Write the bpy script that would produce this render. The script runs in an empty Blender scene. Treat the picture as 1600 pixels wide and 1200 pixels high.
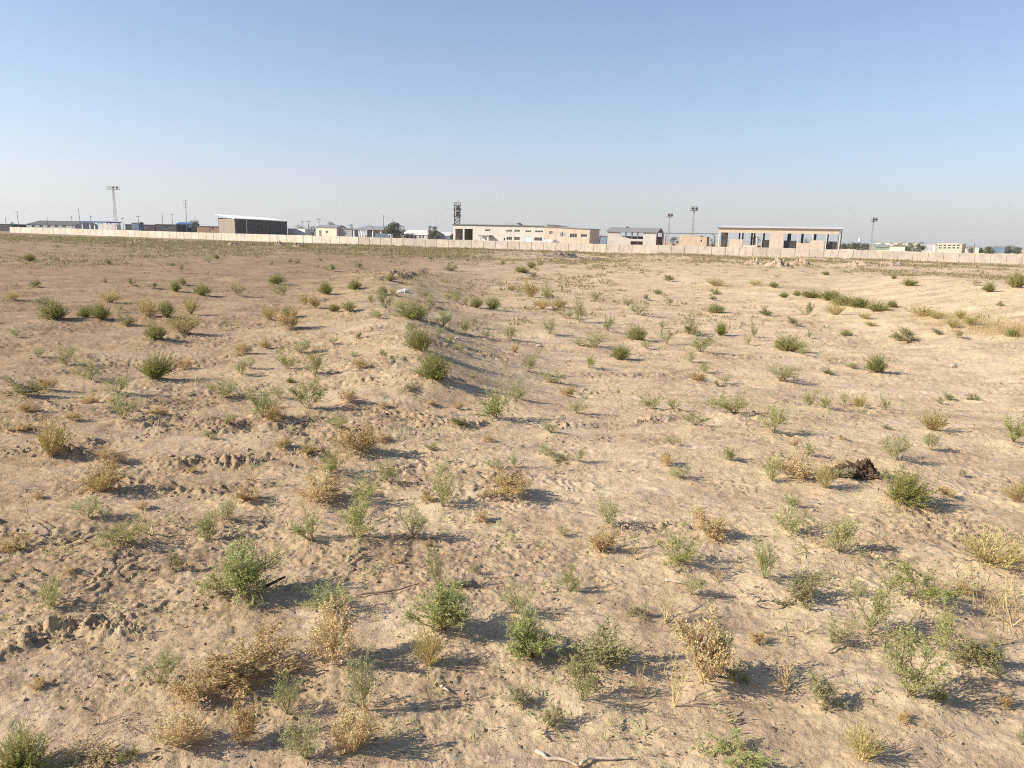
import bpy, math, random
import numpy as np

# ------------------------------------------------------------------ camera, sky, sun, exposure
sc = bpy.context.scene
COL = sc.collection
PW, PH, F = 1600.0, 1200.0, 1156.0
CAM_H = 3.4
PITCH, ROLL = math.atan(227.7 / F), math.radians(1.29)
FWD = np.array([0.0, math.cos(PITCH), -math.sin(PITCH)])
U0 = np.array([0.0, math.sin(PITCH), math.cos(PITCH)])
R0 = np.array([1.0, 0.0, 0.0])
CR = math.cos(ROLL) * R0 + math.sin(ROLL) * U0
CU = -math.sin(ROLL) * R0 + math.cos(ROLL) * U0
CAM = np.array([0.0, 0.0, CAM_H])

from mathutils import Matrix, Vector
cd = bpy.data.cameras.new("camera")
cd.sensor_fit = 'HORIZONTAL'; cd.sensor_width = 36.0; cd.lens = 36.0 * F / PW
cd.clip_start = 0.1; cd.clip_end = 30000.0
cam = bpy.data.objects.new("camera", cd); COL.objects.link(cam)
M = Matrix.Identity(4)
for i in range(3):
    M[i][0] = CR[i]; M[i][1] = CU[i]; M[i][2] = -FWD[i]; M[i][3] = CAM[i]
cam.matrix_world = M
sc.camera = cam

SUN_EL = math.radians(31.0)
SUN_VEC = Vector((-math.cos(math.radians(14)) * math.cos(SUN_EL), -math.sin(math.radians(14)) * math.cos(SUN_EL), math.sin(SUN_EL)))
world = bpy.data.worlds.new("World"); sc.world = world; world.use_nodes = True
wn = world.node_tree; wn.nodes.clear()
sky = wn.nodes.new('ShaderNodeTexSky'); sky.sky_type = 'NISHITA'; sky.sun_disc = False
sky.sun_elevation = SUN_EL
sky.sun_rotation = math.atan2(SUN_VEC.x, SUN_VEC.y)
sky.altitude = 200.0; sky.air_density = 1.0; sky.dust_density = 0.3; sky.ozone_density = 3.0
bg = wn.nodes.new('ShaderNodeBackground'); bg.inputs[1].default_value = 0.111
wo = wn.nodes.new('ShaderNodeOutputWorld')
def _wm(op, a, b=None):
    n = wn.nodes.new('ShaderNodeMath'); n.operation = op
    for i, v in enumerate((a, b)):
        if v is None: continue
        if isinstance(v, (int, float)): n.inputs[i].default_value = v
        else: wn.links.new(v, n.inputs[i])
    return n.outputs[0]
def _wmix(fac, a, b, mode='MIX'):
    n = wn.nodes.new('ShaderNodeMix'); n.data_type = 'RGBA'; n.blend_type = mode
    for sk_, v in ((n.inputs[0], fac), (n.inputs[6], a), (n.inputs[7], b)):
        if isinstance(v, tuple): sk_.default_value = (*v, 1)
        elif isinstance(v, (int, float)): sk_.default_value = v
        else: wn.links.new(v, sk_)
    return n.outputs[2]
# dusty lower air: the same all round the horizon, a little brighter towards the sun
_g = wn.nodes.new('ShaderNodeNewGeometry'); _v = wn.nodes.new('ShaderNodeVectorMath'); _v.operation = 'SCALE'; _v.inputs['Scale'].default_value = -1.0
wn.links.new(_g.outputs['Incoming'], _v.inputs[0]); _s = wn.nodes.new('ShaderNodeSeparateXYZ'); wn.links.new(_v.outputs[0], _s.inputs[0])
_f = _wm('MULTIPLY', _wm('EXPONENT', _wm('MULTIPLY', _wm('MAXIMUM', _s.outputs[2], 0.0), -1.0 / 0.16)), 0.95)
_d = wn.nodes.new('ShaderNodeVectorMath'); _d.operation = 'DOT_PRODUCT'; wn.links.new(_v.outputs[0], _d.inputs[0]); _d.inputs[1].default_value = SUN_VEC
_gl = _wm('ADD', _wm('MULTIPLY', _wm('POWER', _wm('MULTIPLY', _wm('ADD', _d.outputs['Value'], 1.0), 0.5), 3.0), 1.4), 1.0 - 0.12 * 1.4)
_h = wn.nodes.new('ShaderNodeVectorMath'); _h.operation = 'SCALE'; _h.inputs[0].default_value = (4.16, 4.38, 4.58); wn.links.new(_gl, _h.inputs['Scale'])
wn.links.new(_wmix(_f, _wmix(1.0, sky.outputs[0], (1.09, 1.02, 1.10), 'MULTIPLY'), _h.outputs[0]), bg.inputs[0]); wn.links.new(bg.outputs[0], wo.inputs[0])

sl = bpy.data.lights.new("sun", 'SUN'); sl.energy = 5.0; sl.angle = math.radians(0.55); sl.color = (1.0, 0.915, 0.80)
sun = bpy.data.objects.new("sun", sl); COL.objects.link(sun)
sun.rotation_euler = SUN_VEC.to_track_quat('Z', 'Y').to_euler(); sun.location = (0, 0, 60)

sc.view_settings.view_transform = 'Standard'; sc.view_settings.look = 'None'
sc.view_settings.exposure = 0.45; sc.view_settings.gamma = 1.0
sc.view_settings.use_curve_mapping = False
sc.cycles.filter_width = 1.05; sc.cycles.use_denoising = False
sc.cycles.max_bounces = 6; sc.cycles.diffuse_bounces = 3; sc.cycles.transparent_max_bounces = 6

# ------------------------------------------------------------------ helpers: rays
def ray(px, py):
    d = CR * ((px - 800.0) / F) + CU * ((600.0 - py) / F) + FWD
    return d
def hor(px):
    return 372.3 + (px - 800.0) * math.tan(ROLL)
def P(px, d):
    r = ray(px, hor(px))
    return np.array([r[0] / r[1] * d, d])
def Zpix(px, py, Y):
    r = ray(px, py)
    return CAM_H + r[2] / r[1] * Y

# ------------------------------------------------------------------ numpy gradient noise
_prm = np.random.RandomState(7).permutation(4096)
_ang = np.random.RandomState(8).rand(4096) * 2 * math.pi
_gx, _gy = np.cos(_ang), np.sin(_ang)
def pn(x, y, seed=0):
    x = np.asarray(x, float) + seed * 37.17; y = np.asarray(y, float) - seed * 91.73
    xi = np.floor(x).astype(np.int64); yi = np.floor(y).astype(np.int64)
    xf = x - xi; yf = y - yi
    def g(ix, iy, fx, fy):
        h = _prm[(_prm[ix & 4095] + iy) & 4095]
        return _gx[h] * fx + _gy[h] * fy
    u = xf * xf * xf * (xf * (xf * 6 - 15) + 10); v = yf * yf * yf * (yf * (yf * 6 - 15) + 10)
    a = g(xi, yi, xf, yf); b = g(xi + 1, yi, xf - 1, yf)
    c = g(xi, yi + 1, xf, yf - 1); d = g(xi + 1, yi + 1, xf - 1, yf - 1)
    return ((a + u * (b - a)) * (1 - v) + (c + u * (d - c)) * v) * 1.5
def fbm(x, y, n, seed=0, gain=0.5):
    s = 0; a = 1.0; f = 1.0
    for i in range(n):
        s = s + a * pn(x * f, y * f, seed + i); a *= gain; f *= 2.03
    return s
def sst(a, b, x):
    t = np.clip((x - a) / (b - a), 0, 1); return t * t * (3 - 2 * t)
def seg_dist(x, y, pts):
    """distance to a polyline, signed side (positive right of travel), and 0..1 position"""
    best = np.full(np.shape(x), 1e9); side = np.zeros(np.shape(x)); tt = np.zeros(np.shape(x))
    n = len(pts) - 1
    for i in range(n):
        ax, ay = pts[i]; bx, by = pts[i + 1]
        ex, ey = bx - ax, by - ay; L2 = ex * ex + ey * ey
        t = np.clip(((x - ax) * ex + (y - ay) * ey) / L2, 0, 1)
        dx = x - ax - t * ex; dy = y - ay - t * ey
        d = np.hypot(dx, dy); m = d < best
        best = np.where(m, d, best)
        side = np.where(m, np.sign(dx * ey - dy * ex), side)
        tt = np.where(m, (i + t) / n, tt)
    return best, side, tt

# ------------------------------------------------------------------ terrain shape
FAR_AZ = np.array([-0.95, -0.68, -0.41, -0.21, 0.10, 0.27, 0.45, 0.70, 1.1])
FAR_Z = np.array([1.0, 0.85, 0.30, 0.10, -0.35, -0.28, -0.30, -0.55, -0.6])
BERM = [(-1.4, 14.5), (-2.4, 18.0), (-5.2, 29.0), (-8.2, 48.0), (-11.0, 72.0), (-16.0, 112.0)]
BANK = [(24.0, 20.0), (19.5, 27.0), (18.6, 31.0), (19.5, 40.0), (22.0, 53.0), (30.0, 72.0), (44.0, 112.0)]
def macro(x, y):
    x = np.asarray(x, float); y = np.asarray(y, float)
    r = np.hypot(x, y) + 1e-6
    az = np.arctan2(x, np.maximum(y, 1e-3))
    z = np.interp(np.tan(np.clip(az, -0.8, 0.8)), FAR_AZ, FAR_Z) * sst(60, 190, r) * (1 - sst(420, 1200, r))
    z = z + 0.10 * fbm(x / 21.0, y / 21.0, 2, 3) * sst(4, 20, r) * (1 - sst(300, 700, r))
    z = z + 0.13 * fbm(x / 7.5, y / 6.0, 2, 5) * sst(6, 14, r) * (1 - sst(110, 200, r))
    # low berm whose right flank drops into a shallow basin
    d, s, t = seg_dist(x + 0.5 * pn(x / 3.0, y / 3.0, 12), y, BERM)
    sd = d * s
    w = 1.2 + 3.2 * t
    ends = sst(0.0, 0.08, t) * (1 - sst(0.66, 0.82, t))
    crest = 0.42 * np.exp(-np.where(sd < 0, (sd / (1.7 + 2.0 * t)) ** 2, (sd / w) ** 2)) * ends
    z = z + crest * (1 + 0.35 * pn(x / 2.3, y / 2.3, 11))
    inb = sst(0.0, 1.0, sd / (2.4 * w)) * sst(13, 19, y) * (1 - sst(60, 95, y)) * (1 - sst(14, 21, x))
    z = z - 0.46 * inb
    # smooth bank on the right
    d2, s2, t2 = seg_dist(x, y, BANK)
    up = sst(0.0, 9.0, d2 * (s2 > 0)) * sst(20, 30, y) * (1 - sst(60, 95, y))
    z = z + 1.25 * up * (1 - sst(30, 60, x))
    return z
def ground_hit(px, py):
    r = ray(px, py); lo = 2.0
    ts = np.concatenate([np.linspace(2, 40, 600), np.linspace(40.2, 400, 1500)])
    pts = CAM[None, :] + ts[:, None] * r[None, :]
    below = pts[:, 2] < macro(pts[:, 0], pts[:, 1])
    i = int(np.argmax(below)) if below.any() else len(ts) - 1
    return pts[i]

LEDGES = []   # clod lines, filled from photo positions
def _ledge(pts, w, h):
    LEDGES.append(([tuple(ground_hit(a, b)[:2]) for a, b in pts], w, h))
_ledge([(560, 598), (620, 602), (705, 590)], 0.20, 0.10)
_ledge([(590, 668), (640, 664), (740, 664)], 0.16, 0.08)
_ledge([(880, 664), (960, 663), (1060, 652)], 0.14, 0.08)
_ledge([(0, 712), (50, 706), (98, 712), (140, 700)], 0.22, 0.14)
_ledge([(205, 664), (250, 672), (300, 668), (370, 664)], 0.20, 0.12)
_ledge([(250, 728), (320, 722), (390, 716), (430, 706), (500, 712)], 0.17, 0.10)
_ledge([(250, 768), (330, 766), (400, 758)], 0.12, 0.06)
_ledge([(0, 1030), (40, 1000), (110, 985), (190, 985)], 0.14, 0.08)
_ledge([(560, 690), (640, 680), (700, 684)], 0.12, 0.05)
_ledge([(960, 832), (1020, 826), (1070, 822)], 0.10, 0.06)
_ledge([(500, 585), (540, 570), (590, 575)], 0.16, 0.08)
_ledge([(0, 640), (70, 632), (110, 640)], 0.16, 0.08)
_ledge([(860, 690), (960, 684), (1040, 690)], 0.12, 0.03)
_ledge([(590, 436), (640, 428), (660, 420)], 0.5, 0.22)
_ledge([(0, 820), (30, 838), (60, 842)], 0.10, 0.05)

PLANT_XY = []   # x, y, half width, hump height
def clodmask(x, y):
    m = fbm(x / 3.1, y / 2.0, 3, 40)
    left = sst(2.0, -4.0, x) * 0.30
    return sst(0.0, 0.75, m + left * sst(3.0, 7.0, y) - 0.35 * sst(4.5, 3.6, np.hypot(x, y)))
def detail(x, y):
    r = np.hypot(x, y)
    k = 1 - sst(25, 90, r)
    z = 0.040 * fbm(x / 1.5, y / 1.1, 3, 30) * (0.25 + 0.75 * sst(3, 9, r)) * (1 - sst(90, 260, r))
    cm = clodmask(x, y)
    ro = np.abs(fbm(x / 0.17, y / 0.15, 3, 50, 0.6))
    z = z + k * cm * (0.020 * (ro - 0.3) + 0.026 * fbm(x / 0.55, y / 0.42, 3, 53)) * (0.58 + 1.1 * sst(7, 13, r))
    # runnels and crust edges: terraced noise
    tn = fbm(x / 3.4 + 0.3 * pn(x, y, 61), y / 1.5, 4, 60, 0.5) * 5.0
    fr = tn - np.floor(tn)
    z = z + k * 0.052 * (sst(0.74, 0.90, fr) - fr) * (0.45 + 0.55 * cm) * (0.30 + 0.70 * sst(6, 11, r)) * sst(3.6, 7.0, r)
    # soft trodden sand near the camera
    near = 1 - sst(7.0, 13.0, r)
    ft = pn(x / 0.21, y / 0.17, 71) + 0.5 * pn(x / 0.10, y / 0.09, 72)
    z = z + near * 0.014 * ft * (1 - 0.5 * cm)
    pits = sst(0.38, 0.75, pn(x / 0.26, y / 0.30, 74)) * sst(-0.1, 0.4, pn(x / 2.0, y / 2.0, 75))
    z = z - near * 0.022 * pits
    z = z + near * 0.0050 * fbm(x / 0.06, y / 0.055, 2, 77, 0.7) * (0.5 + cm)
    z = z + k * 0.016 * fbm(x / 0.13, y / 0.12, 3, 79, 0.65) * (0.35 + cm) * (0.5 + 0.5 * sst(6, 11, r))
    for pts, w, h in LEDGES:
        xs = [q[0] for q in pts]; ys = [q[1] for q in pts]
        m = (x > min(xs) - 1.5) & (x < max(xs) + 1.5) & (y > min(ys) - 1.5) & (y < max(ys) + 1.5)
        if not np.any(m): continue
        d, s, t = seg_dist(x[m] + 0.25 * pn(x[m] / 0.5, y[m] / 0.5, 81), y[m] + 0.2 * pn(x[m] / 0.5, y[m] / 0.5, 82), pts)
        z[m] += 1.1 * h * np.exp(-(d / w) ** 2) * (0.15 + 0.9 * np.abs(fbm(x[m] / 0.16, y[m] / 0.14, 4, 83, 0.6))) * (0.4 + 0.9 * sst(-0.3, 0.4, pn(x[m] / 0.9, y[m] / 0.9, 85))) - h * 0.35 * np.exp(-((d - 1.6 * w) / w) ** 2) * (s > 0)
    return z
def soil_kind(x, y):
    cm = clodmask(x, y)
    tn = fbm(x / 3.4 + 0.3 * pn(x, y, 61), y / 1.5, 4, 60, 0.5) * 5.0
    fr = tn - np.floor(tn)
    crust = sst(0.10, 0.45, fbm(x / 2.6, y / 2.2, 4, 64, 0.6)) * (0.5 + 0.5 * fr)
    for pts, w, h in LEDGES:
        xs = [q[0] for q in pts]; ys = [q[1] for q in pts]
        m = (x > min(xs) - 1.5) & (x < max(xs) + 1.5) & (y > min(ys) - 1.5) & (y < max(ys) + 1.5)
        if np.any(m):
            d, s_, t = seg_dist(x[m], y[m], pts); cm[m] = np.maximum(cm[m], np.exp(-(d / (2.2 * w)) ** 2))
    return cm, crust
def hump(x, y, z):
    for (cx, cy, w, hh) in PLANT_XY:
        R = w * 2.6
        m = (np.abs(x - cx) < R) & (np.abs(y - cy) < R)
        if m.any():
            q = ((x[m] - cx) ** 2 + (y[m] - cy) ** 2) / (w * w)
            z[m] += hh * np.exp(-q * 0.9)
    return z
def height(x, y):
    x = np.atleast_1d(np.asarray(x, float)); y = np.atleast_1d(np.asarray(y, float))
    return hump(x, y, macro(x, y) + detail(x, y))

# ------------------------------------------------------------------ materials
def new_mat(name):
    m = bpy.data.materials.new(name); m.use_nodes = True
    nt = m.node_tree; nt.nodes.clear()
    out = nt.nodes.new('ShaderNodeOutputMaterial')
    return m, nt, out
def N(nt, t, **kw):
    n = nt.nodes.new(t)
    for k, v in kw.items(): setattr(n, k, v)
    return n
def mixc(nt, fac, a, b, mode='MIX'):
    n = nt.nodes.new('ShaderNodeMix'); n.data_type = 'RGBA'; n.blend_type = mode; n.clamp_factor = True
    for sock, v in ((n.inputs[0], fac), (n.inputs[6], a), (n.inputs[7], b)):
        if hasattr(v, 'is_linked') or hasattr(v, 'links'): nt.links.new(v, sock)
        else: sock.default_value = v if not isinstance(v, tuple) else (*v[:3], 1.0)
    return n.outputs[2]
def noise(nt, vec, scale, detail=4, rough=0.55, dist=0.0):
    n = nt.nodes.new('ShaderNodeTexNoise'); n.inputs['Scale'].default_value = scale
    n.inputs['Detail'].default_value = detail; n.inputs['Roughness'].default_value = rough; n.inputs['Distortion'].default_value = dist
    if vec is not None: nt.links.new(vec, n.inputs['Vector'])
    return n.outputs['Fac']
def ramp(nt, fac, p0, p1):
    n = nt.nodes.new('ShaderNodeMapRange'); n.inputs[1].default_value = p0; n.inputs[2].default_value = p1
    nt.links.new(fac, n.inputs[0]); return n.outputs[0]
def scaled(nt, vec, s):
    n = nt.nodes.new('ShaderNodeVectorMath'); n.operation = 'MULTIPLY'; n.inputs[1].default_value = s
    nt.links.new(vec, n.inputs[0]); return n.outputs[0]

def ground_material():
    m, nt, out = new_mat('dry_soil')
    tc = N(nt, 'ShaderNodeNewGeometry').outputs['Position']
    sepx = N(nt, 'ShaderNodeSeparateXYZ'); nt.links.new(tc, sepx.inputs[0])
    c = mixc(nt, ramp(nt, noise(nt, scaled(nt, tc, (0.10, 0.16, 0)), 1.0, 4, 0.6), 0.35, 0.68), (0.545, 0.400, 0.228), (0.615, 0.470, 0.280))
    c = mixc(nt, ramp(nt, noise(nt, scaled(nt, tc, (0.55, 0.9, 0)), 1.0, 5, 0.65), 0.46, 0.66), c, (0.405, 0.288, 0.172))
    c = mixc(nt, ramp(nt, noise(nt, scaled(nt, tc, (0.8, 2.2, 0)), 1.0, 5, 0.7, 0.6), 0.55, 0.68), c, (0.600, 0.465, 0.320))
    c = mixc(nt, ramp(nt, noise(nt, scaled(nt, tc, (5.0, 8.0, 5.0)), 1.0, 6, 0.75), 0.52, 0.72), c, (0.300, 0.205, 0.128))  # dark crumb mottling, with the crumbs' tiny shadows painted in
    c = mixc(nt, ramp(nt, noise(nt, scaled(nt, tc, (17.0, 22.0, 17.0)), 1.0, 4, 0.75), 0.56, 0.70), c, (0.250, 0.168, 0.105))  # finer dark specks, crumb shadows painted in likewise
    c = mixc(nt, ramp(nt, noise(nt, tc, 48.0, 4, 0.75), 0.54, 0.80), c, (0.60, 0.47, 0.335))
    a1 = N(nt, 'ShaderNodeAttribute', attribute_name='crumb'); a2 = N(nt, 'ShaderNodeAttribute', attribute_name='crust')
    def mulf(a, b, k_):
        n_ = N(nt, 'ShaderNodeMath', operation='MULTIPLY'); nt.links.new(a, n_.inputs[0]); nt.links.new(b, n_.inputs[1])
        m_ = N(nt, 'ShaderNodeMath', operation='MULTIPLY'); nt.links.new(n_.outputs[0], m_.inputs[0]); m_.inputs[1].default_value = k_; return m_.outputs[0]
    c = mixc(nt, mulf(a2.outputs['Fac'], ramp(nt, noise(nt, scaled(nt, tc, (2.5, 4.0, 2.5)), 1.0, 5, 0.7), 0.35, 0.62), 0.75), c, (0.640, 0.510, 0.335))
    c = mixc(nt, mulf(a1.outputs['Fac'], ramp(nt, noise(nt, scaled(nt, tc, (7.0, 9.0, 7.0)), 1.0, 6, 0.8), 0.40, 0.60), 0.62), c, (0.275, 0.190, 0.112))
    # browner loam on the left of the field, paler crust on the right, meeting along a ragged line
    wob = N(nt, 'ShaderNodeMath', operation='MULTIPLY_ADD'); nt.links.new(noise(nt, scaled(nt, tc, (0.16, 0.16, 0)), 1.0, 4, 0.6), wob.inputs[0]); wob.inputs[1].default_value = 14.0
    nt.links.new(sepx.outputs[0], wob.inputs[2])
    c = mixc(nt, ramp(nt, wob.outputs[0], 7.0, -9.0), c, mixc(nt, 1.0, c, (0.66, 0.615, 0.56), 'MULTIPLY'))
    pr_ = ramp(nt, wob.outputs[0], 8.0, 22.0)
    c = mixc(nt, pr_, c, mixc(nt, 1.0, c, (1.20, 1.20, 1.19), 'MULTIPLY'))
    # far greenish-straw tinge where fine dead grass covers the soil
    g = noise(nt, scaled(nt, tc, (0.018, 0.05, 0)), 1.0, 5, 0.65)
    sep = N(nt, 'ShaderNodeSeparateXYZ'); nt.links.new(tc, sep.inputs[0])
    far = ramp(nt, sep.outputs[1], 60.0, 140.0)
    mul = N(nt, 'ShaderNodeMath', operation='MULTIPLY'); nt.links.new(ramp(nt, g, 0.48, 0.66), mul.inputs[0]); nt.links.new(far, mul.inputs[1])
    mul2 = N(nt, 'ShaderNodeMath', operation='MULTIPLY'); nt.links.new(mul.outputs[0], mul2.inputs[0]); mul2.inputs[1].default_value = 0.75
    c = mixc(nt, mul2.outputs[0], c, (0.350, 0.285, 0.150))
    b = N(nt, 'ShaderNodeBsdfPrincipled'); b.inputs['Roughness'].default_value = 0.95; b.inputs['Specular IOR Level'].default_value = 0.15
    nt.links.new(c, b.inputs['Base Color'])
    bm = N(nt, 'ShaderNodeBump'); bm.inputs['Strength'].default_value = 0.6; bm.inputs['Distance'].default_value = 0.028
    nt.links.new(noise(nt, tc, 28.0, 6, 0.7), bm.inputs['Height'])
    bm2 = N(nt, 'ShaderNodeBump'); bm2.inputs['Strength'].default_value = 0.35; bm2.inputs['Distance'].default_value = 0.12
    nt.links.new(noise(nt, scaled(nt, tc, (2.2, 2.6, 2.2)), 1.0, 6, 0.75), bm2.inputs['Height'])
    nt.links.new(bm2.outputs[0], bm.inputs['Normal'])
    nt.links.new(bm.outputs[0], b.inputs['Normal']); nt.links.new(b.outputs[0], out.inputs[0])
    return m

def leaf_mat(name, c1, c2, c3, dry=0.35, trans=0.40):
    """c1/c2 leaf colours, c3 withered colour on the lower leaves and in patches"""
    m, nt, out = new_mat(name)
    tc = N(nt, 'ShaderNodeTexCoord').outputs['Object']
    oi = N(nt, 'ShaderNodeObjectInfo').outputs['Random']
    n1 = noise(nt, tc, 7.0, 3, 0.6)
    c = mixc(nt, ramp(nt, n1, 0.35, 0.65), c1, c2)
    sep = N(nt, 'ShaderNodeSeparateXYZ'); nt.links.new(tc, sep.inputs[0])
    low = ramp2(nt, ramp(nt, sep.outputs[2], 0.6, 0.05), 0.30, 1.0)
    add = N(nt, 'ShaderNodeMath', operation='MULTIPLY'); nt.links.new(ramp(nt, noise(nt, tc, 4.3, 3, 0.6), 0.40, 0.66), add.inputs[0]); nt.links.new(low, add.inputs[1])
    mu = N(nt, 'ShaderNodeMath', operation='MULTIPLY'); nt.links.new(add.outputs[0], mu.inputs[0]); nt.links.new(ramp2(nt, oi, 0.15, 1.0), mu.inputs[1])
    mu2 = N(nt, 'ShaderNodeMath', operation='MULTIPLY'); nt.links.new(mu.outputs[0], mu2.inputs[0]); mu2.inputs[1].default_value = dry * 2.2
    c = mixc(nt, mu2.outputs[0], c, c3)
    hsv = N(nt, 'ShaderNodeHueSaturation'); nt.links.new(c, hsv.inputs['Color'])
    nt.links.new(ramp2(nt, oi, 0.82, 1.18), hsv.inputs['Value']); 
    nt.links.new(ramp2(nt, oi, 1.08, 0.85), hsv.inputs['Saturation'])
    sp = mixc(nt, ramp(nt, noise(nt, tc, 60.0, 1, 0.5), 0.5, 0.85), hsv.outputs[0], (0.46, 0.43, 0.25))
    b = N(nt, 'ShaderNodeBsdfPrincipled'); b.inputs['Roughness'].default_value = 0.7; b.inputs['Specular IOR Level'].default_value = 0.2
    nt.links.new(sp, b.inputs['Base Color'])
    t = N(nt, 'ShaderNodeBsdfTranslucent'); nt.links.new(sp, t.inputs[0])
    mx = N(nt, 'ShaderNodeMixShader'); mx.inputs[0].default_value = trans
    nt.links.new(b.outputs[0], mx.inputs[1]); nt.links.new(t.outputs[0], mx.inputs[2]); nt.links.new(mx.outputs[0], out.inputs[0])
    return m
def ramp2(nt, fac, lo, hi):
    n = nt.nodes.new('ShaderNodeMapRange'); n.inputs[3].default_value = lo; n.inputs[4].default_value = hi
    nt.links.new(fac, n.inputs[0]); return n.outputs[0]

def plain(name, col, var=0.12, scale=1.5, rough=0.85, stain=None, stretch=(1, 1, 1), bump=0.0, metal=0.0, objvar=0.0, spec=0.3):
    m, nt, out = new_mat(name)
    tc = N(nt, 'ShaderNodeNewGeometry').outputs['Position']
    v = scaled(nt, tc, stretch)
    dark = tuple(max(0, c * (1 - var * 1.6)) for c in col); lite = tuple(min(1, c * (1 + var)) for c in col)
    c = mixc(nt, ramp(nt, noise(nt, v, scale, 5, 0.62), 0.30, 0.70), dark, lite)
    if stain:
        c = mixc(nt, ramp(nt, noise(nt, scaled(nt, tc, (1.6, 1.6, 0.25)), 1.0, 5, 0.7), 0.52, 0.74), c, stain)
    if objvar:
        oi = N(nt, 'ShaderNodeObjectInfo').outputs['Random']
        hsv = N(nt, 'ShaderNodeHueSaturation'); nt.links.new(c, hsv.inputs['Color'])
        nt.links.new(ramp2(nt, oi, 1 - objvar, 1 + objvar), hsv.inputs['Value']); c = hsv.outputs[0]
    b = N(nt, 'ShaderNodeBsdfPrincipled'); b.inputs['Roughness'].default_value = rough; b.inputs['Metallic'].default_value = metal
    b.inputs['Specular IOR Level'].default_value = spec
    nt.links.new(c, b.inputs['Base Color'])
    if bump:
        bm = N(nt, 'ShaderNodeBump'); bm.inputs['Strength'].default_value = 0.5; bm.inputs['Distance'].default_value = bump
        nt.links.new(noise(nt, v, scale * 6, 5, 0.7), bm.inputs['Height']); nt.links.new(bm.outputs[0], b.inputs['Normal'])
    nt.links.new(b.outputs[0], out.inputs[0])
    return m

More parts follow.
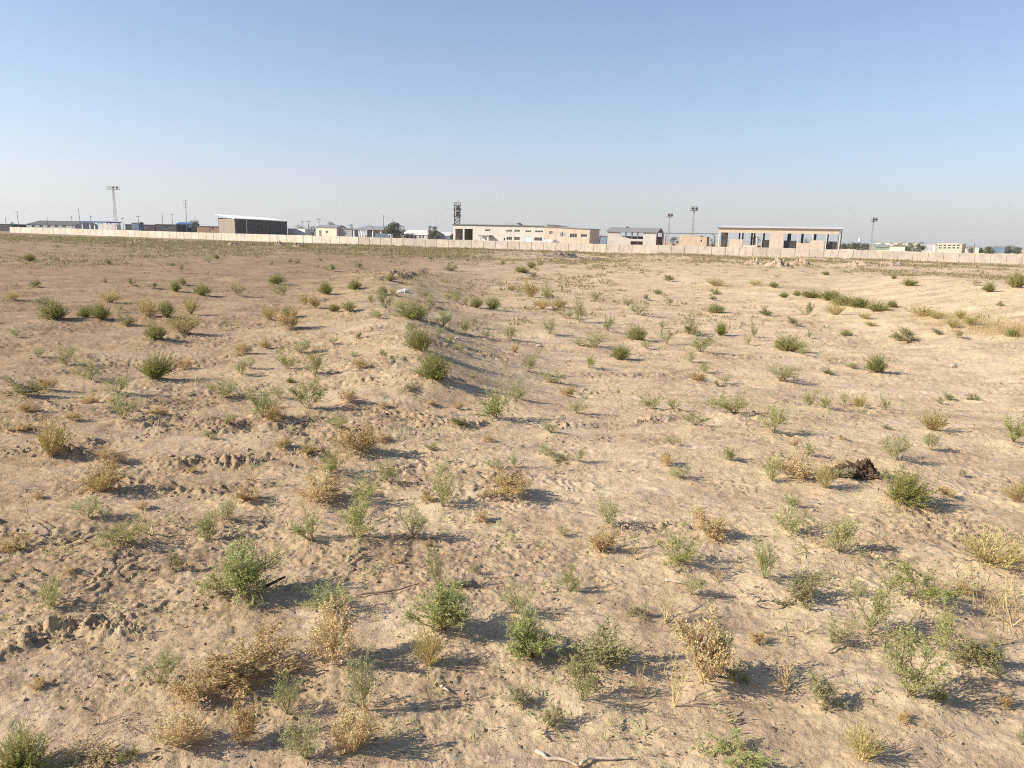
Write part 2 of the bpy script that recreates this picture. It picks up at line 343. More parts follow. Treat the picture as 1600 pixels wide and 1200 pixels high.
MAT = dict(
    soil=ground_material(),
    leafA=leaf_mat('green_leaf', (0.385, 0.440, 0.105), (0.52, 0.56, 0.185), (0.58, 0.47, 0.20), 0.35),
    leafP=leaf_mat('pale_leaf', (0.45, 0.475, 0.18), (0.56, 0.56, 0.25), (0.60, 0.50, 0.25), 0.35),
    leafB=leaf_mat('dry_leaf', (0.66, 0.475, 0.20), (0.78, 0.60, 0.30), (0.52, 0.345, 0.15), 0.5, 0.25),
    leafC=leaf_mat('grey_green_leaf', (0.38, 0.375, 0.165), (0.51, 0.475, 0.24), (0.54, 0.44, 0.22), 0.4),
    leafD=leaf_mat('dense_green_leaf', (0.28, 0.31, 0.062), (0.39, 0.40, 0.10), (0.58, 0.45, 0.13), 0.40),
    leafF=leaf_mat('yellow_green_leaf', (0.44, 0.39, 0.09), (0.56, 0.48, 0.14), (0.60, 0.45, 0.16), 0.45),
    leafE=leaf_mat('straw_leaf', (0.62, 0.46, 0.21), (0.68, 0.53, 0.27), (0.52, 0.37, 0.17), 0.3),
    stemA=plain('green_brown_stem', (0.38, 0.32, 0.15), 0.25, 12, objvar=0.2),
    stemB=plain('straw_stem', (0.64, 0.48, 0.235), 0.25, 12, objvar=0.25),
    scrub=leaf_mat('far_scrub_leaf', (0.285, 0.250, 0.098), (0.385, 0.325, 0.148), (0.46, 0.36, 0.18), 0.4),
    grass=leaf_mat('dry_grass_blade', (0.50, 0.37, 0.15), (0.58, 0.45, 0.20), (0.46, 0.33, 0.15), 0.3),
    litter=plain('straw_litter', (0.42, 0.31, 0.18), 0.35, 9),
    darklit=plain('dark_plant_crumbs', (0.17, 0.115, 0.07), 0.4, 9),
    clod=plain('soil_clod', (0.42, 0.30, 0.19), 0.25, 6, bump=0.01),
    stick=plain('weathered_wood', (0.30, 0.215, 0.14), 0.3, 25, bump=0.004),
    palestick=plain('bleached_wood', (0.55, 0.45, 0.32), 0.25, 25, bump=0.004),
    darkbar=plain('dark_bar', (0.07, 0.055, 0.045), 0.3, 25),
    heap=plain('dark_charred_soil', (0.165, 0.105, 0.062), 0.55, 14, bump=0.03),
    rag=plain('white_plastic', (0.62, 0.61, 0.58), 0.05, 6, rough=0.5),
    stone=plain('pale_stone', (0.52, 0.46, 0.38), 0.2, 10, bump=0.01),
    conc=plain('wall_concrete', (0.65, 0.57, 0.45), 0.12, 0.55, stain=(0.42, 0.34, 0.25), objvar=0.07, bump=0.02),
    post=plain('joint_concrete', (0.36, 0.30, 0.235), 0.15, 2),
    white=plain('whitewashed_wall', (0.565, 0.53, 0.46), 0.06, 0.5, stain=(0.48, 0.40, 0.31)),
    brickw=plain('tan_brick_wall', (0.57, 0.47, 0.355), 0.10, 0.8, stain=(0.48, 0.34, 0.235), bump=0.02),
    ochre=plain('ochre_brick_wall', (0.54, 0.41, 0.29), 0.12, 1.0, stain=(0.44, 0.31, 0.21)),
    cream=plain('cream_plaster', (0.80, 0.68, 0.50), 0.06, 0.6),
    tan=plain('tan_sheet', (0.29, 0.25, 0.195), 0.10, 0.4, stretch=(3, 3, 0.3)),
    dark=plain('shaded_sheet_metal', (0.090, 0.082, 0.078), 0.12, 0.4, stretch=(5, 5, 0.2), rough=0.6),  # for faces turned from the sun: their shade is put into this dark tone
    char=plain('dark_box', (0.060, 0.053, 0.048), 0.2, 1.0),
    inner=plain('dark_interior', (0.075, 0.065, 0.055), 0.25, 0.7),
    roofg=plain('grey_roof_sheet', (0.27, 0.265, 0.26), 0.10, 0.6, stretch=(4, 4, 1), rough=0.6),
    roofd=plain('dark_grey_roof', (0.13, 0.125, 0.12), 0.15, 0.6, rough=0.7),
    roofw=plain('white_roof_sheet', (0.90, 0.88, 0.84), 0.03, 0.5, rough=0.9, spec=0.1),
    roofl=plain('pale_fibre_roof', (0.66, 0.60, 0.53), 0.08, 0.6),
    bluep=plain('blue_paint', (0.075, 0.15, 0.29), 0.1, 1.0, rough=0.5),
    blueg=plain('blue_grey_paint', (0.13, 0.19, 0.24), 0.15, 1.0, rough=0.6),
    paleb=plain('pale_blue_door', (0.56, 0.64, 0.66), 0.08, 1.0),
    wp=plain('white_paint', (0.82, 0.81, 0.78), 0.04, 1.5, rough=0.5),
    greyp=plain('grey_paint', (0.36, 0.36, 0.35), 0.1, 1.0, rough=0.6),
    steel=plain('weathered_steel', (0.13, 0.125, 0.12), 0.2, 2.0, rough=0.6),
    steell=plain('galvanised_steel', (0.33, 0.33, 0.33), 0.12, 2.0, rough=0.5),
    rust=plain('rusty_tank', (0.085, 0.055, 0.042), 0.3, 1.2),
    redp=plain('red_oxide_paint', (0.30, 0.085, 0.055), 0.2, 1.0),
    brown=plain('brown_brick', (0.28, 0.18, 0.12), 0.2, 1.0),
    wood=plain('grey_pole_wood', (0.22, 0.19, 0.165), 0.2, 3.0),
    glass=plain('dark_glass', (0.045, 0.05, 0.055), 0.1, 1.0, rough=0.12, spec=0.6),
    tyre=plain('black_rubber', (0.03, 0.03, 0.03), 0.1, 4.0),
    bark=plain('tree_bark', (0.14, 0.105, 0.075), 0.25, 6.0),
    treed=leaf_mat('tree_leaf', (0.045, 0.062, 0.022), (0.075, 0.094, 0.034), (0.10, 0.10, 0.04), 0.2, 0.2),
    treeg=leaf_mat('grey_tree_leaf', (0.085, 0.105, 0.055), (0.13, 0.15, 0.08), (0.16, 0.15, 0.08), 0.2, 0.2),
    greenr=plain('green_roof', (0.27, 0.32, 0.255), 0.1, 1.0),
)

# ------------------------------------------------------------------ mesh building
def mesh_of(name, V, Fc, mat, smooth=False):
    me = bpy.data.meshes.new(name)
    V = np.asarray(V, dtype=np.float32)
    if isinstance(Fc, np.ndarray):
        nv = Fc.shape[1]
        me.vertices.add(len(V)); me.vertices.foreach_set('co', V.ravel())
        me.loops.add(Fc.size); me.loops.foreach_set('vertex_index', Fc.ravel().astype(np.int32))
        me.polygons.add(len(Fc)); me.polygons.foreach_set('loop_start', np.arange(0, Fc.size, nv, dtype=np.int32))
        me.update(calc_edges=True)
    else:
        me.from_pydata([tuple(map(float, v)) for v in V], [], Fc); me.update()
    me.validate(verbose=False)
    if smooth: me.polygons.foreach_set('use_smooth', np.ones(len(me.polygons), bool))
    me.materials.append(mat)
    return me
def link(name, me, parent=None, loc=(0, 0, 0)):
    o = bpy.data.objects.new(name, me); COL.objects.link(o); o.location = loc
    if parent is not None: o.parent = parent
    return o
def tag(o, label=None, cat=None, group=None, kind=None):
    if label: o['label'] = label
    if cat: o['category'] = cat
    if group: o['group'] = group
    if kind: o['kind'] = kind
    elif cat: o['kind'] = 'thing'
    return o
def empty(name, loc, label, cat, group=None):
    o = bpy.data.objects.new(name, None); COL.objects.link(o)
    o.location = tuple(map(float, loc)); o.empty_display_size = 0.3
    return tag(o, label, cat, group)

class MB:
    def __init__(s): s.v = []; s.f = []
    def poly(s, pts):
        b = len(s.v); s.v += [tuple(map(float, p)) for p in pts]; s.f.append(tuple(range(b, b + len(pts))))
    def hexa(s, lo, hi):
        """lo, hi: four points each, in order"""
        b = len(s.v); s.v += [tuple(map(float, p)) for p in list(lo) + list(hi)]
        for q in ((3, 2, 1, 0), (4, 5, 6, 7), (0, 1, 5, 4), (1, 2, 6, 5), (2, 3, 7, 6), (3, 0, 4, 7)):
            s.f.append(tuple(b + i for i in q))
    def box(s, c, sx, sy, sz):
        x, y, z = c
        q = [(x - sx / 2, y - sy / 2), (x + sx / 2, y - sy / 2), (x + sx / 2, y + sy / 2), (x - sx / 2, y + sy / 2)]
        s.hexa([(a, b, z - sz / 2) for a, b in q], [(a, b, z + sz / 2) for a, b in q])
    def tube(s, p0, p1, r0, r1=None, n=6, cap=True):
        r1 = r0 if r1 is None else r1
        p0 = np.asarray(p0, float); p1 = np.asarray(p1, float)
        d = p1 - p0; d = d / (np.linalg.norm(d) + 1e-9)
        a = np.cross(d, (0, 0, 1) if abs(d[2]) < 0.9 else (1, 0, 0)); a /= np.linalg.norm(a); c = np.cross(d, a)
        b = len(s.v)
        for p, r in ((p0, r0), (p1, r1)):
            for i in range(n):
                t = 2 * math.pi * i / n; s.v.append(tuple(p + r * (math.cos(t) * a + math.sin(t) * c)))
        for i in range(n):
            j = (i + 1) % n; s.f.append((b + i, b + j, b + n + j, b + n + i))
        if cap:
            s.f.append(tuple(b + i for i in reversed(range(n)))); s.f.append(tuple(b + n + i for i in range(n)))
    def sweep(s, pts, rad, n=7):
        """one continuous tube through the points"""
        pts = [np.asarray(p, float) for p in pts]; b = len(s.v); a = None
        for i, p in enumerate(pts):
            d = pts[min(i + 1, len(pts) - 1)] - pts[max(i - 1, 0)]; d /= np.linalg.norm(d) + 1e-9
            if a is None: a = np.cross(d, (0, 0, 1) if abs(d[2]) < 0.9 else (1, 0, 0))
            a = a - d * np.dot(a, d); a /= np.linalg.norm(a); c = np.cross(d, a)
            for k in range(n):
                t = 2 * math.pi * k / n; s.v.append(tuple(p + rad[i] * (math.cos(t) * a + math.sin(t) * c)))
        for i in range(len(pts) - 1):
            for k in range(n):
                j = (k + 1) % n; s.f.append((b + i * n + k, b + i * n + j, b + (i + 1) * n + j, b + (i + 1) * n + k))
        e = b + (len(pts) - 1) * n
        s.f.append(tuple(b + k for k in reversed(range(n)))); s.f.append(tuple(e + k for k in range(n)))
    def build(s, name, mat, parent=None, smooth=False):
        V = np.array(s.v, float)
        off = np.array(parent.matrix_world.translation if False else (0, 0, 0), float)
        q = parent
        while q is not None:
            off = off + np.array(q.location); q = q.parent
        if parent is None:
            base = np.array([V[:, 0].mean(), V[:, 1].mean(), V[:, 2].min()])
            return link(name, mesh_of(name, V - base, s.f, mat, smooth), None, base)
        return link(name, mesh_of(name, V - off, s.f, mat, smooth), parent)

# ------------------------------------------------------------------ plants: list read from the photograph
# (x, base y, width, height in photo pixels, kind [, label, short name when other plants are described by it])
PL = [
 (47,409,20,12,'D','dark green lone bush farthest left before the concrete wall','the lone dark bush at far left'),
 (53,450,20,11,'C'),(90,502,44,34,'D','large bushy green and yellow shrub, leftmost of the leftmost shrub row','the leftmost large green shrub'),
 (134,499,24,17,'D'),(160,503,36,26,'D'),(186,490,16,14,'P'),(199,510,26,20,'C'),(172,475,36,18,'F'),
 (234,498,40,28,'F','yellow fan-shaped shrub with bare stems, in the left shrub row','the yellow fan shrub'),(262,499,24,27,'D'),
 (247,534,38,28,'D','dark olive rounded shrub at the front of the left shrub row','the dark olive shrub'),
 (288,526,44,33,'F','yellow-green fan shrub beside the dark olive rounded shrub','the yellow-green fan shrub'),(297,493,22,27,'F'),
 (274,458,20,18,'D'),(285,447,18,13,'D'),(315,464,28,18,'D','bright green round bush standing alone, far left middle','the lone bright green bush'),
 (371,464,20,16,'P'),(283,427,8,14,'P'),(206,447,14,12,'C'),(430,446,28,15,'D'),(444,463,24,20,'P'),(511,462,24,20,'D'),
 (476,478,18,16,'F'),(493,485,22,20,'B'),(422,503,28,20,'F'),(452,497,26,16,'D'),
 (454,518,34,32,'B','orange-gold dry bush standing before two green ones','the orange-gold dry bush'),(520,489,24,12,'D'),
 (373,557,30,22,'B','orange dry tuft on the bare slope, left of centre','the orange dry tuft'),(413,545,22,16,'B'),
 (103,574,28,28,'P'),(142,598,42,32,'P'),(243,599,56,42,'D','large bright green shrub with a dry yellow skirt, left middle ground','the green shrub with yellow skirt'),
 (287,579,32,15,'B'),(25,528,14,12,'P'),(34,625,60,30,'C','wide olive bush at the left edge of the middle ground','the wide olive bush at left edge'),
 (73,613,32,20,'B'),(44,648,32,18,'B'),(140,631,26,16,'B'),(184,621,36,24,'P'),(194,660,42,36,'P'),(178,635,24,12,'B'),
 (80,718,46,60,'F','tall yellow-green bush beside a dark hollow at the left','the tall bush beside the hollow'),
 (353,623,40,30,'A'),(449,582,40,30,'A'),(493,589,30,32,'A'),(471,556,30,18,'P'),
 (483,643,46,54,'A','tall airy green bush rising above its dry brown neighbour','the tall airy green bush'),
 (412,658,56,46,'A'),(428,664,34,28,'B'),(435,625,22,20,'P'),(391,579,20,16,'P'),(496,549,20,14,'E'),(256,650,28,16,'B'),(527,672,30,22,'A'),
 (554,455,28,17,'D'),(609,440,20,11,'D'),(631,436,14,11,'C'),(599,462,18,14,'D'),(613,463,14,13,'A'),(545,490,26,16,'D'),
 (648,503,56,28,'D','wide dense green shrub lying along the berm flank','the wide shrub on the berm'),(692,513,30,22,'A'),(727,522,16,24,'A'),
 (604,485,30,24,'P'),(665,470,20,14,'P'),(712,476,26,18,'A'),(728,480,14,12,'P'),(744,483,24,18,'D'),(770,485,28,20,'D'),
 (658,552,46,36,'D','bright yellow-green dense shrub, upper of the two on the berm','the upper yellow-green shrub'),(684,528,24,18,'P'),
 (684,600,56,48,'D','large bright green dense shrub with a long shadow, image centre','the large bright shrub at centre'),(719,552,18,12,'P'),
 (704,424,22,11,'C'),(672,407,10,6,'C'),(701,405,10,6,'C'),(785,415,12,8,'C'),(815,427,26,11,'D'),(830,420,16,11,'D'),(846,415,12,9,'C'),
 (835,436,16,9,'C'),(800,456,14,9,'F'),(827,466,28,26,'F','yellow and green bush, tallest of the cluster right of centre','the yellow and green bush'),
 (854,469,20,25,'A'),(847,485,30,16,'F'),(874,483,28,14,'F'),(905,505,20,30,'P'),(859,525,22,22,'P'),(950,520,18,20,'P'),
 (930,545,34,24,'A'),(905,545,30,14,'P'),(998,535,36,25,'D','blue-green fan-leaved shrub with a short dark shadow, right of centre','the blue-green fan shrub'),
 (970,565,36,24,'D','low green shrub leaning to the left, right of centre','the leaning green shrub'),
 (1075,525,34,26,'C'),(1028,461,16,9,'D'),(1046,478,16,9,'A'),(996,495,30,16,'P'),(805,552,14,14,'B'),(798,532,24,18,'P'),
 (824,583,24,32,'P'),(786,572,22,24,'E'),(920,577,22,20,'A'),(867,603,36,18,'P'),(884,621,26,16,'B'),
 (805,628,30,28,'A'),(776,660,46,50,'A','bright pale-green upright bush in the exact middle of the ground','the pale-green bush in the middle'),
 (901,650,34,22,'P'),(1019,643,30,24,'A'),(1052,643,26,16,'A'),(545,633,30,20,'B'),(558,577,26,16,'B'),(552,557,14,8,'P'),
 (862,680,24,14,'P'),(673,636,16,10,'B'),(714,641,18,10,'B'),(715,668,40,14,'C'),
 (1117,449,30,12,'F'),(1117,461,18,8,'C'),(1208,451,18,9,'D'),(1225,467,18,9,'D'),(1244,464,16,9,'D'),
 (1268,467,38,13,'D'),(1296,471,38,16,'D'),(1320,481,40,17,'D'),(1345,483,38,16,'D'),(1370,488,40,15,'D'),(1392,483,20,12,'D'),
 (1306,494,32,18,'F'),(1261,495,22,20,'C'),(1441,498,46,16,'F','long low yellow bush at the right end of the shrub line','the long low yellow bush'),(1462,501,24,10,'F'),
 (1121,491,30,14,'D'),(1193,495,24,14,'C'),(1239,510,22,12,'C'),(1126,525,20,22,'D'),(1178,528,12,18,'P'),
 (1229,552,50,30,'D','large rounded dark-green shrub on open ground, right of centre','the large rounded dark shrub'),
 (1372,585,38,28,'D','dark-green shrub with narrow foot and long shadow on bare soil','the dark shrub with narrow foot'),
 (1322,525,20,10,'D'),(1419,535,46,18,'C'),(1487,515,20,16,'F'),(1516,511,24,14,'F'),(1583,528,24,12,'D'),
 (1419,449,26,12,'D'),(1546,458,22,15,'D','small round bush on the smooth bank at the right','the round bush on the bank'),(1588,452,34,26,'D'),(1396,437,10,8,'D'),(1524,447,12,9,'A'),(1291,431,14,7,'D'),
 (1094,555,36,24,'P'),(1080,569,20,20,'P'),(1100,584,20,16,'A'),(1090,597,28,14,'B'),(1119,603,8,8,'C'),
 (1220,600,50,24,'P'),(1290,586,20,10,'C'),(1297,569,32,20,'E'),(1330,576,20,8,'P'),
 (1148,655,60,32,'A','broad grey-green bush spreading low, right of centre','the broad spreading bush'),(1257,638,20,26,'P'),(1290,641,28,24,'A'),(1320,633,18,16,'P'),(1343,638,24,22,'F'),(1383,643,24,20,'P'),
 (1456,676,44,30,'F','pale yellow-green bush alone on the right open soil','the pale yellow-green bush'),(1207,681,44,40,'A','fresh green upright bush right of centre, with a bare stem below','the fresh green upright bush'),
 (1087,669,30,20,'A'),(1583,697,44,36,'A','green bush cut by the right edge of the picture','the green bush at right edge'),(1483,625,20,10,'C'),(1522,625,20,10,'C'),
 (162,727,46,26,'B'),(160,778,60,48,'B','brown branchy dry bush with a long shadow at the left','the brown branchy dry bush'),(394,750,38,46,'E'),(390,788,46,24,'B'),(447,704,28,16,'B'),
 (507,788,72,50,'B','large orange-gold dry bush with green shoots behind it','the large orange-gold bush'),(522,745,40,38,'A'),
 (140,818,40,30,'P'),(188,860,76,38,'A','bright green low bush, widest in the left foreground','the wide bright green bush'),(326,852,46,40,'A'),(353,818,34,34,'P'),
 (235,838,60,60,'E'),(270,893,24,30,'C'),(25,860,52,22,'B'),(487,857,46,50,'A'),
 (378,945,102,80,'G','big round dense green bush casting a broad dark shadow','the big round green bush'),(78,958,44,44,'A'),(27,675,50,14,'B'),
 (565,717,70,44,'B','reddish-orange sprawling dry bush left of centre','the sprawling orange bush'),(568,793,42,36,'A'),(612,762,36,30,'P'),(690,798,48,56,'A','upright green bush between two golden dry ones','the upright green bush'),
 (555,850,64,60,'A','rounded olive-green bush with straw stalks at its foot','the rounded olive-green bush'),(645,845,42,44,'P'),
 (787,780,76,42,'B','domed orange-gold dry bush alone in the centre','the domed orange bush'),(753,817,22,20,'B'),(805,734,20,28,'P'),(772,738,30,14,'P'),(857,714,28,16,'A'),(902,725,20,20,'P'),
 (880,722,34,12,'C'),(950,827,36,42,'P'),(938,868,50,38,'B','pale straw dry bush with a dark shadow pocket, right of centre','the pale straw bush'),(995,880,36,38,'E'),(684,923,28,50,'P'),(889,932,36,36,'A'),
 (1062,890,66,52,'A','deep green leafy bush on visible dark stems, right foreground','the deep green leafy bush'),(1040,730,26,20,'B'),(1067,752,34,20,'A'),
 (1141,722,28,20,'A'),(1203,735,26,26,'A'),(1205,760,32,36,'A'),(1262,715,24,24,'P'),(1252,757,66,38,'B','sandy dry bush just left of the dark soil heap','the sandy dry bush'),
 (1290,768,32,42,'F'),(1397,727,46,34,'P','pale feathery green bush behind the dark broom shrub','the pale feathery bush'),
 (1410,795,80,54,'D','dark-green broom-like shrub with a swept crown, beside the soil heap','the dark broom shrub'),(1590,788,40,34,'F'),
 (1106,845,56,44,'B','reddish dry round bush with a dark shadow, right foreground','the reddish round bush'),(1229,835,46,44,'A'),(1240,795,24,22,'A'),(1310,870,60,50,'A'),
 (1548,893,104,54,'F','wide yellow-green mounded bush at the right edge of the foreground','the wide yellow mounded bush'),
 (1432,950,96,60,'A','wide open-branched green bush, right foreground','the wide open-branched bush'),(1193,915,50,60,'A'),(1248,950,70,46,'C'),(1122,913,44,30,'E'),(1275,862,40,25,'E'),(1502,745,14,12,'C'),(1480,780,30,16,'B'),
 (250,1082,56,40,'P'),(378,1082,140,62,'B','broad golden dry bush, widest in the left foreground','the broad golden dry bush'),(310,1116,60,54,'B'),(278,1188,84,60,'B'),(378,1178,50,56,'B'),
 (450,1130,44,50,'P'),(30,1222,90,74,'D','vivid green grassy bush in the bottom left corner','the vivid bush in the corner'),(155,1138,40,50,'E'),(522,1048,84,84,'B','tall golden dry bush under a green one, left of centre','the tall golden bush'),(522,968,66,46,'A'),
 (480,1200,60,50,'P'),(150,1206,100,26,'B'),(205,1200,30,20,'C'),
 (672,1053,50,54,'F'),(692,1006,100,68,'G','lush green bush with two lobes, centre foreground','the lush two-lobed bush'),(808,972,46,42,'A'),
 (832,1047,92,66,'G','rounded light-green bush right of the two-lobed one','the rounded light-green bush'),(945,1072,120,66,'C','wide tangled olive bush threaded with straw stalks','the tangled olive bush'),
 (1006,1097,40,50,'E'),(568,1122,50,90,'P'),(813,1110,44,28,'C'),(865,1148,34,38,'C','small isolated bush on bare trodden sand, bottom centre','the small isolated bush'),(908,1110,54,62,'P'),(552,1195,70,70,'B'),
 (1053,1115,54,112,'E'),(1000,967,34,18,'C'),(1040,980,60,70,'E'),
 (1098,1085,96,95,'B','tall dry bush mixed with green shoots, right foreground','the tall mixed dry bush'),(1125,1075,50,70,'A'),(1148,1078,40,30,'C'),
 (1228,1085,66,78,'E','pale leafless fan of straw stalks on one foot','the pale straw fan'),(1288,1112,56,46,'C'),(1352,1000,60,70,'P'),(1297,1008,40,40,'P'),(1410,1005,50,20,'C'),
 (1474,1030,40,80,'A','slender bright green upright plant, right foreground','the slender green plant'),(1533,1058,84,46,'C','low grey-green cushion bush near the right edge','the grey-green cushion bush'),
 (1420,1108,96,90,'P','broad pale green bush with a grey-green base, bottom right','the broad pale bush'),(1462,1115,30,36,'C'),(1412,1138,24,16,'B'),(1345,1202,60,50,'F'),
 (1150,1208,100,32,'A'),(1594,1175,22,50,'P'),(1580,985,60,90,'E'),(1258,992,50,26,'E'),
 (1312,754,40,18,'C'),(1318,734,40,14,'B'),(1380,752,26,16,'C'),(644,657,14,10,'B'),(487,716,30,12,'B'),(572,857,22,22,'E'),(668,791,30,16,'B'),(669,853,12,10,'B'),(356,669,22,14,'P'),(453,600,14,9,'D'),(378,588,24,20,'P'),(672,704,20,12,'P'),
 (1180,447,22,8,'F'),(1045,441,20,10,'C'),(1112,470,16,8,'C'),(1035,514,14,10,'P'),(1264,529,12,14,'P'),(1041,540,16,20,'P'),(1011,547,16,12,'P'),(1169,540,12,14,'P'),(1360,511,24,6,'F'),(1495,530,16,12,'P'),(1465,524,22,8,'C'),
 (1255,557,20,12,'P'),(1469,632,16,10,'P'),(1382,670,20,7,'C'),(1454,707,24,26,'P'),(1315,689,16,8,'B'),(728,921,16,14,'P'),(1078,942,36,28,'P'),(397,481,10,14,'E'),(353,508,8,14,'P'),(165,444,8,7,'C'),(425,415,9,10,'C'),(452,412,9,8,'C'),(466,412,9,8,'C'),
 (339,405,12,8,'D'),(518,425,16,11,'C'),(327,412,14,10,'P'),(270,417,12,7,'C'),(169,414,14,7,'C'),(89,408,8,7,'C'),(1010,470,12,8,'C'),(930,470,14,8,'P'),(890,500,22,14,'P'),(980,480,16,10,'P'),(1240,700,14,10,'B'),(600,640,18,9,'B'),(760,690,22,9,'B'),(300,740,20,10,'B'),(220,800,22,12,'B'),
 (60,780,22,12,'B'),(110,660,24,14,'B'),(430,640,18,12,'P'),(330,610,16,10,'P'),(640,610,22,10,'C'),(600,560,16,12,'P'),(520,540,16,10,'P'),(700,540,14,12,'P'),(560,530,14,10,'C'),(760,530,12,10,'P'),(740,510,14,12,'P'),(630,485,22,16,'A'),(670,480,20,16,'A'),(580,475,16,12,'A'),(590,500,22,14,'A'),(700,470,14,10,'A'),
 (20,470,26,14,'F'),(70,475,24,10,'C'),(240,452,16,8,'C'),(500,408,8,6,'C'),(560,420,14,9,'C'),(640,520,20,14,'P'),(1130,600,18,10,'P'),(740,596,14,10,'P'),
 (1410,525,22,12,'P'),(1350,500,20,10,'F'),(1500,500,18,14,'F'),(1560,480,14,8,'C'),(1050,700,20,14,'P'),(600,690,22,14,'B'),(330,690,20,12,'P'),(60,560,18,12,'P'),
 (880,840,18,14,'P'),(740,900,16,16,'P'),(620,880,18,12,'B'),(1180,1010,30,18,'B'),(1500,930,28,20,'B'),(1340,940,26,20,'P'),(110,900,22,16,'B'),(60,1080,26,18,'B'),(1570,1110,24,20,'B'),
]
random.seed(5)
plants = []
for e in PL:
    x, y, w, h, k = e[:5]
    g = ground_hit(x, y)
    rng_ = np.linalg.norm(g - CAM); dep = math.asin((CAM_H - g[2]) / rng_)
    ax = float(np.dot(g - CAM, FWD)); s = ax / F
    wm = w * s
    yb = y - 0.14 * w * math.sin(dep)
    g = ground_hit(x, yb)
    hm = max((h * s - 0.22 * wm * math.sin(dep)) / math.cos(dep), 0.5 * h * s) * {'A': 1.10, 'G': 1.06, 'P': 1.16}.get(k, 1.0); wm *= {'A': 1.18, 'G': 1.15, 'P': 1.28, 'B': 1.10, 'C': 1.10, 'E': 1.3}.get(k, 1.08)
    plants.append(dict(x=x, y=y, w=w, h=h, k=k, lab=e[5] if len(e) > 5 else None, short=e[6] if len(e) > 6 else None,
                       g=g, wm=wm, hm=hm))
for p in plants:
    if p['k'] != 'E':
        PLANT_XY.append((p['g'][0], p['g'][1], max(0.10, p['wm'] * 0.55), min(0.09, 0.10 * p['wm'])))

# ------------------------------------------------------------------ ground sheet
def make_ground():
    rs = [0.02]
    while rs[-1] < 460:
        r = rs[-1]
        dr = max(0.0165, 0.50 * r * r / 2516.0) if r > 3.2 else 0.09
        if r > 260: dr = max(dr, 14.0)
        rs.append(r + dr)
    while rs[-1] < 14000: rs.append(rs[-1] * 1.22)
    rs = np.array(rs)
    dense = np.radians(np.linspace(-44, 44, 820))
    side = np.radians(np.linspace(44.6, 315.4, 150))
    th = np.concatenate([dense, side])
    R_, T_ = np.meshgrid(rs, th, indexing='ij')
    X = R_ * np.sin(T_); Y = R_ * np.cos(T_)
    Z = height(X.ravel(), Y.ravel())
    V = np.stack([X.ravel(), Y.ravel(), Z], 1)
    nr, nt_ = X.shape
    i, j = np.meshgrid(np.arange(nr - 1), np.arange(nt_), indexing='ij')
    j2 = (j + 1) % nt_
    Fq = np.stack([i * nt_ + j, (i + 1) * nt_ + j, (i + 1) * nt_ + j2, i * nt_ + j2], -1).reshape(-1, 4)[:, ::-1]
    # orientation upward
    a, b, c = V[Fq[0, 0]], V[Fq[0, 1]], V[Fq[0, 2]]
    if np.cross(b - a, c - a)[2] < 0: Fq = Fq[:, ::-1]
    me = mesh_of('ground', V, np.ascontiguousarray(Fq), MAT['soil'], True)
    cm, cr = soil_kind(V[:, 0], V[:, 1])
    at = me.attributes.new('crumb', 'FLOAT', 'POINT'); at.data.foreach_set('value', cm.astype(np.float32))
    at = me.attributes.new('crust', 'FLOAT', 'POINT'); at.data.foreach_set('value', cr.astype(np.float32))
    o = link('ground', me); tag(o, kind='structure')
    return o
make_ground()

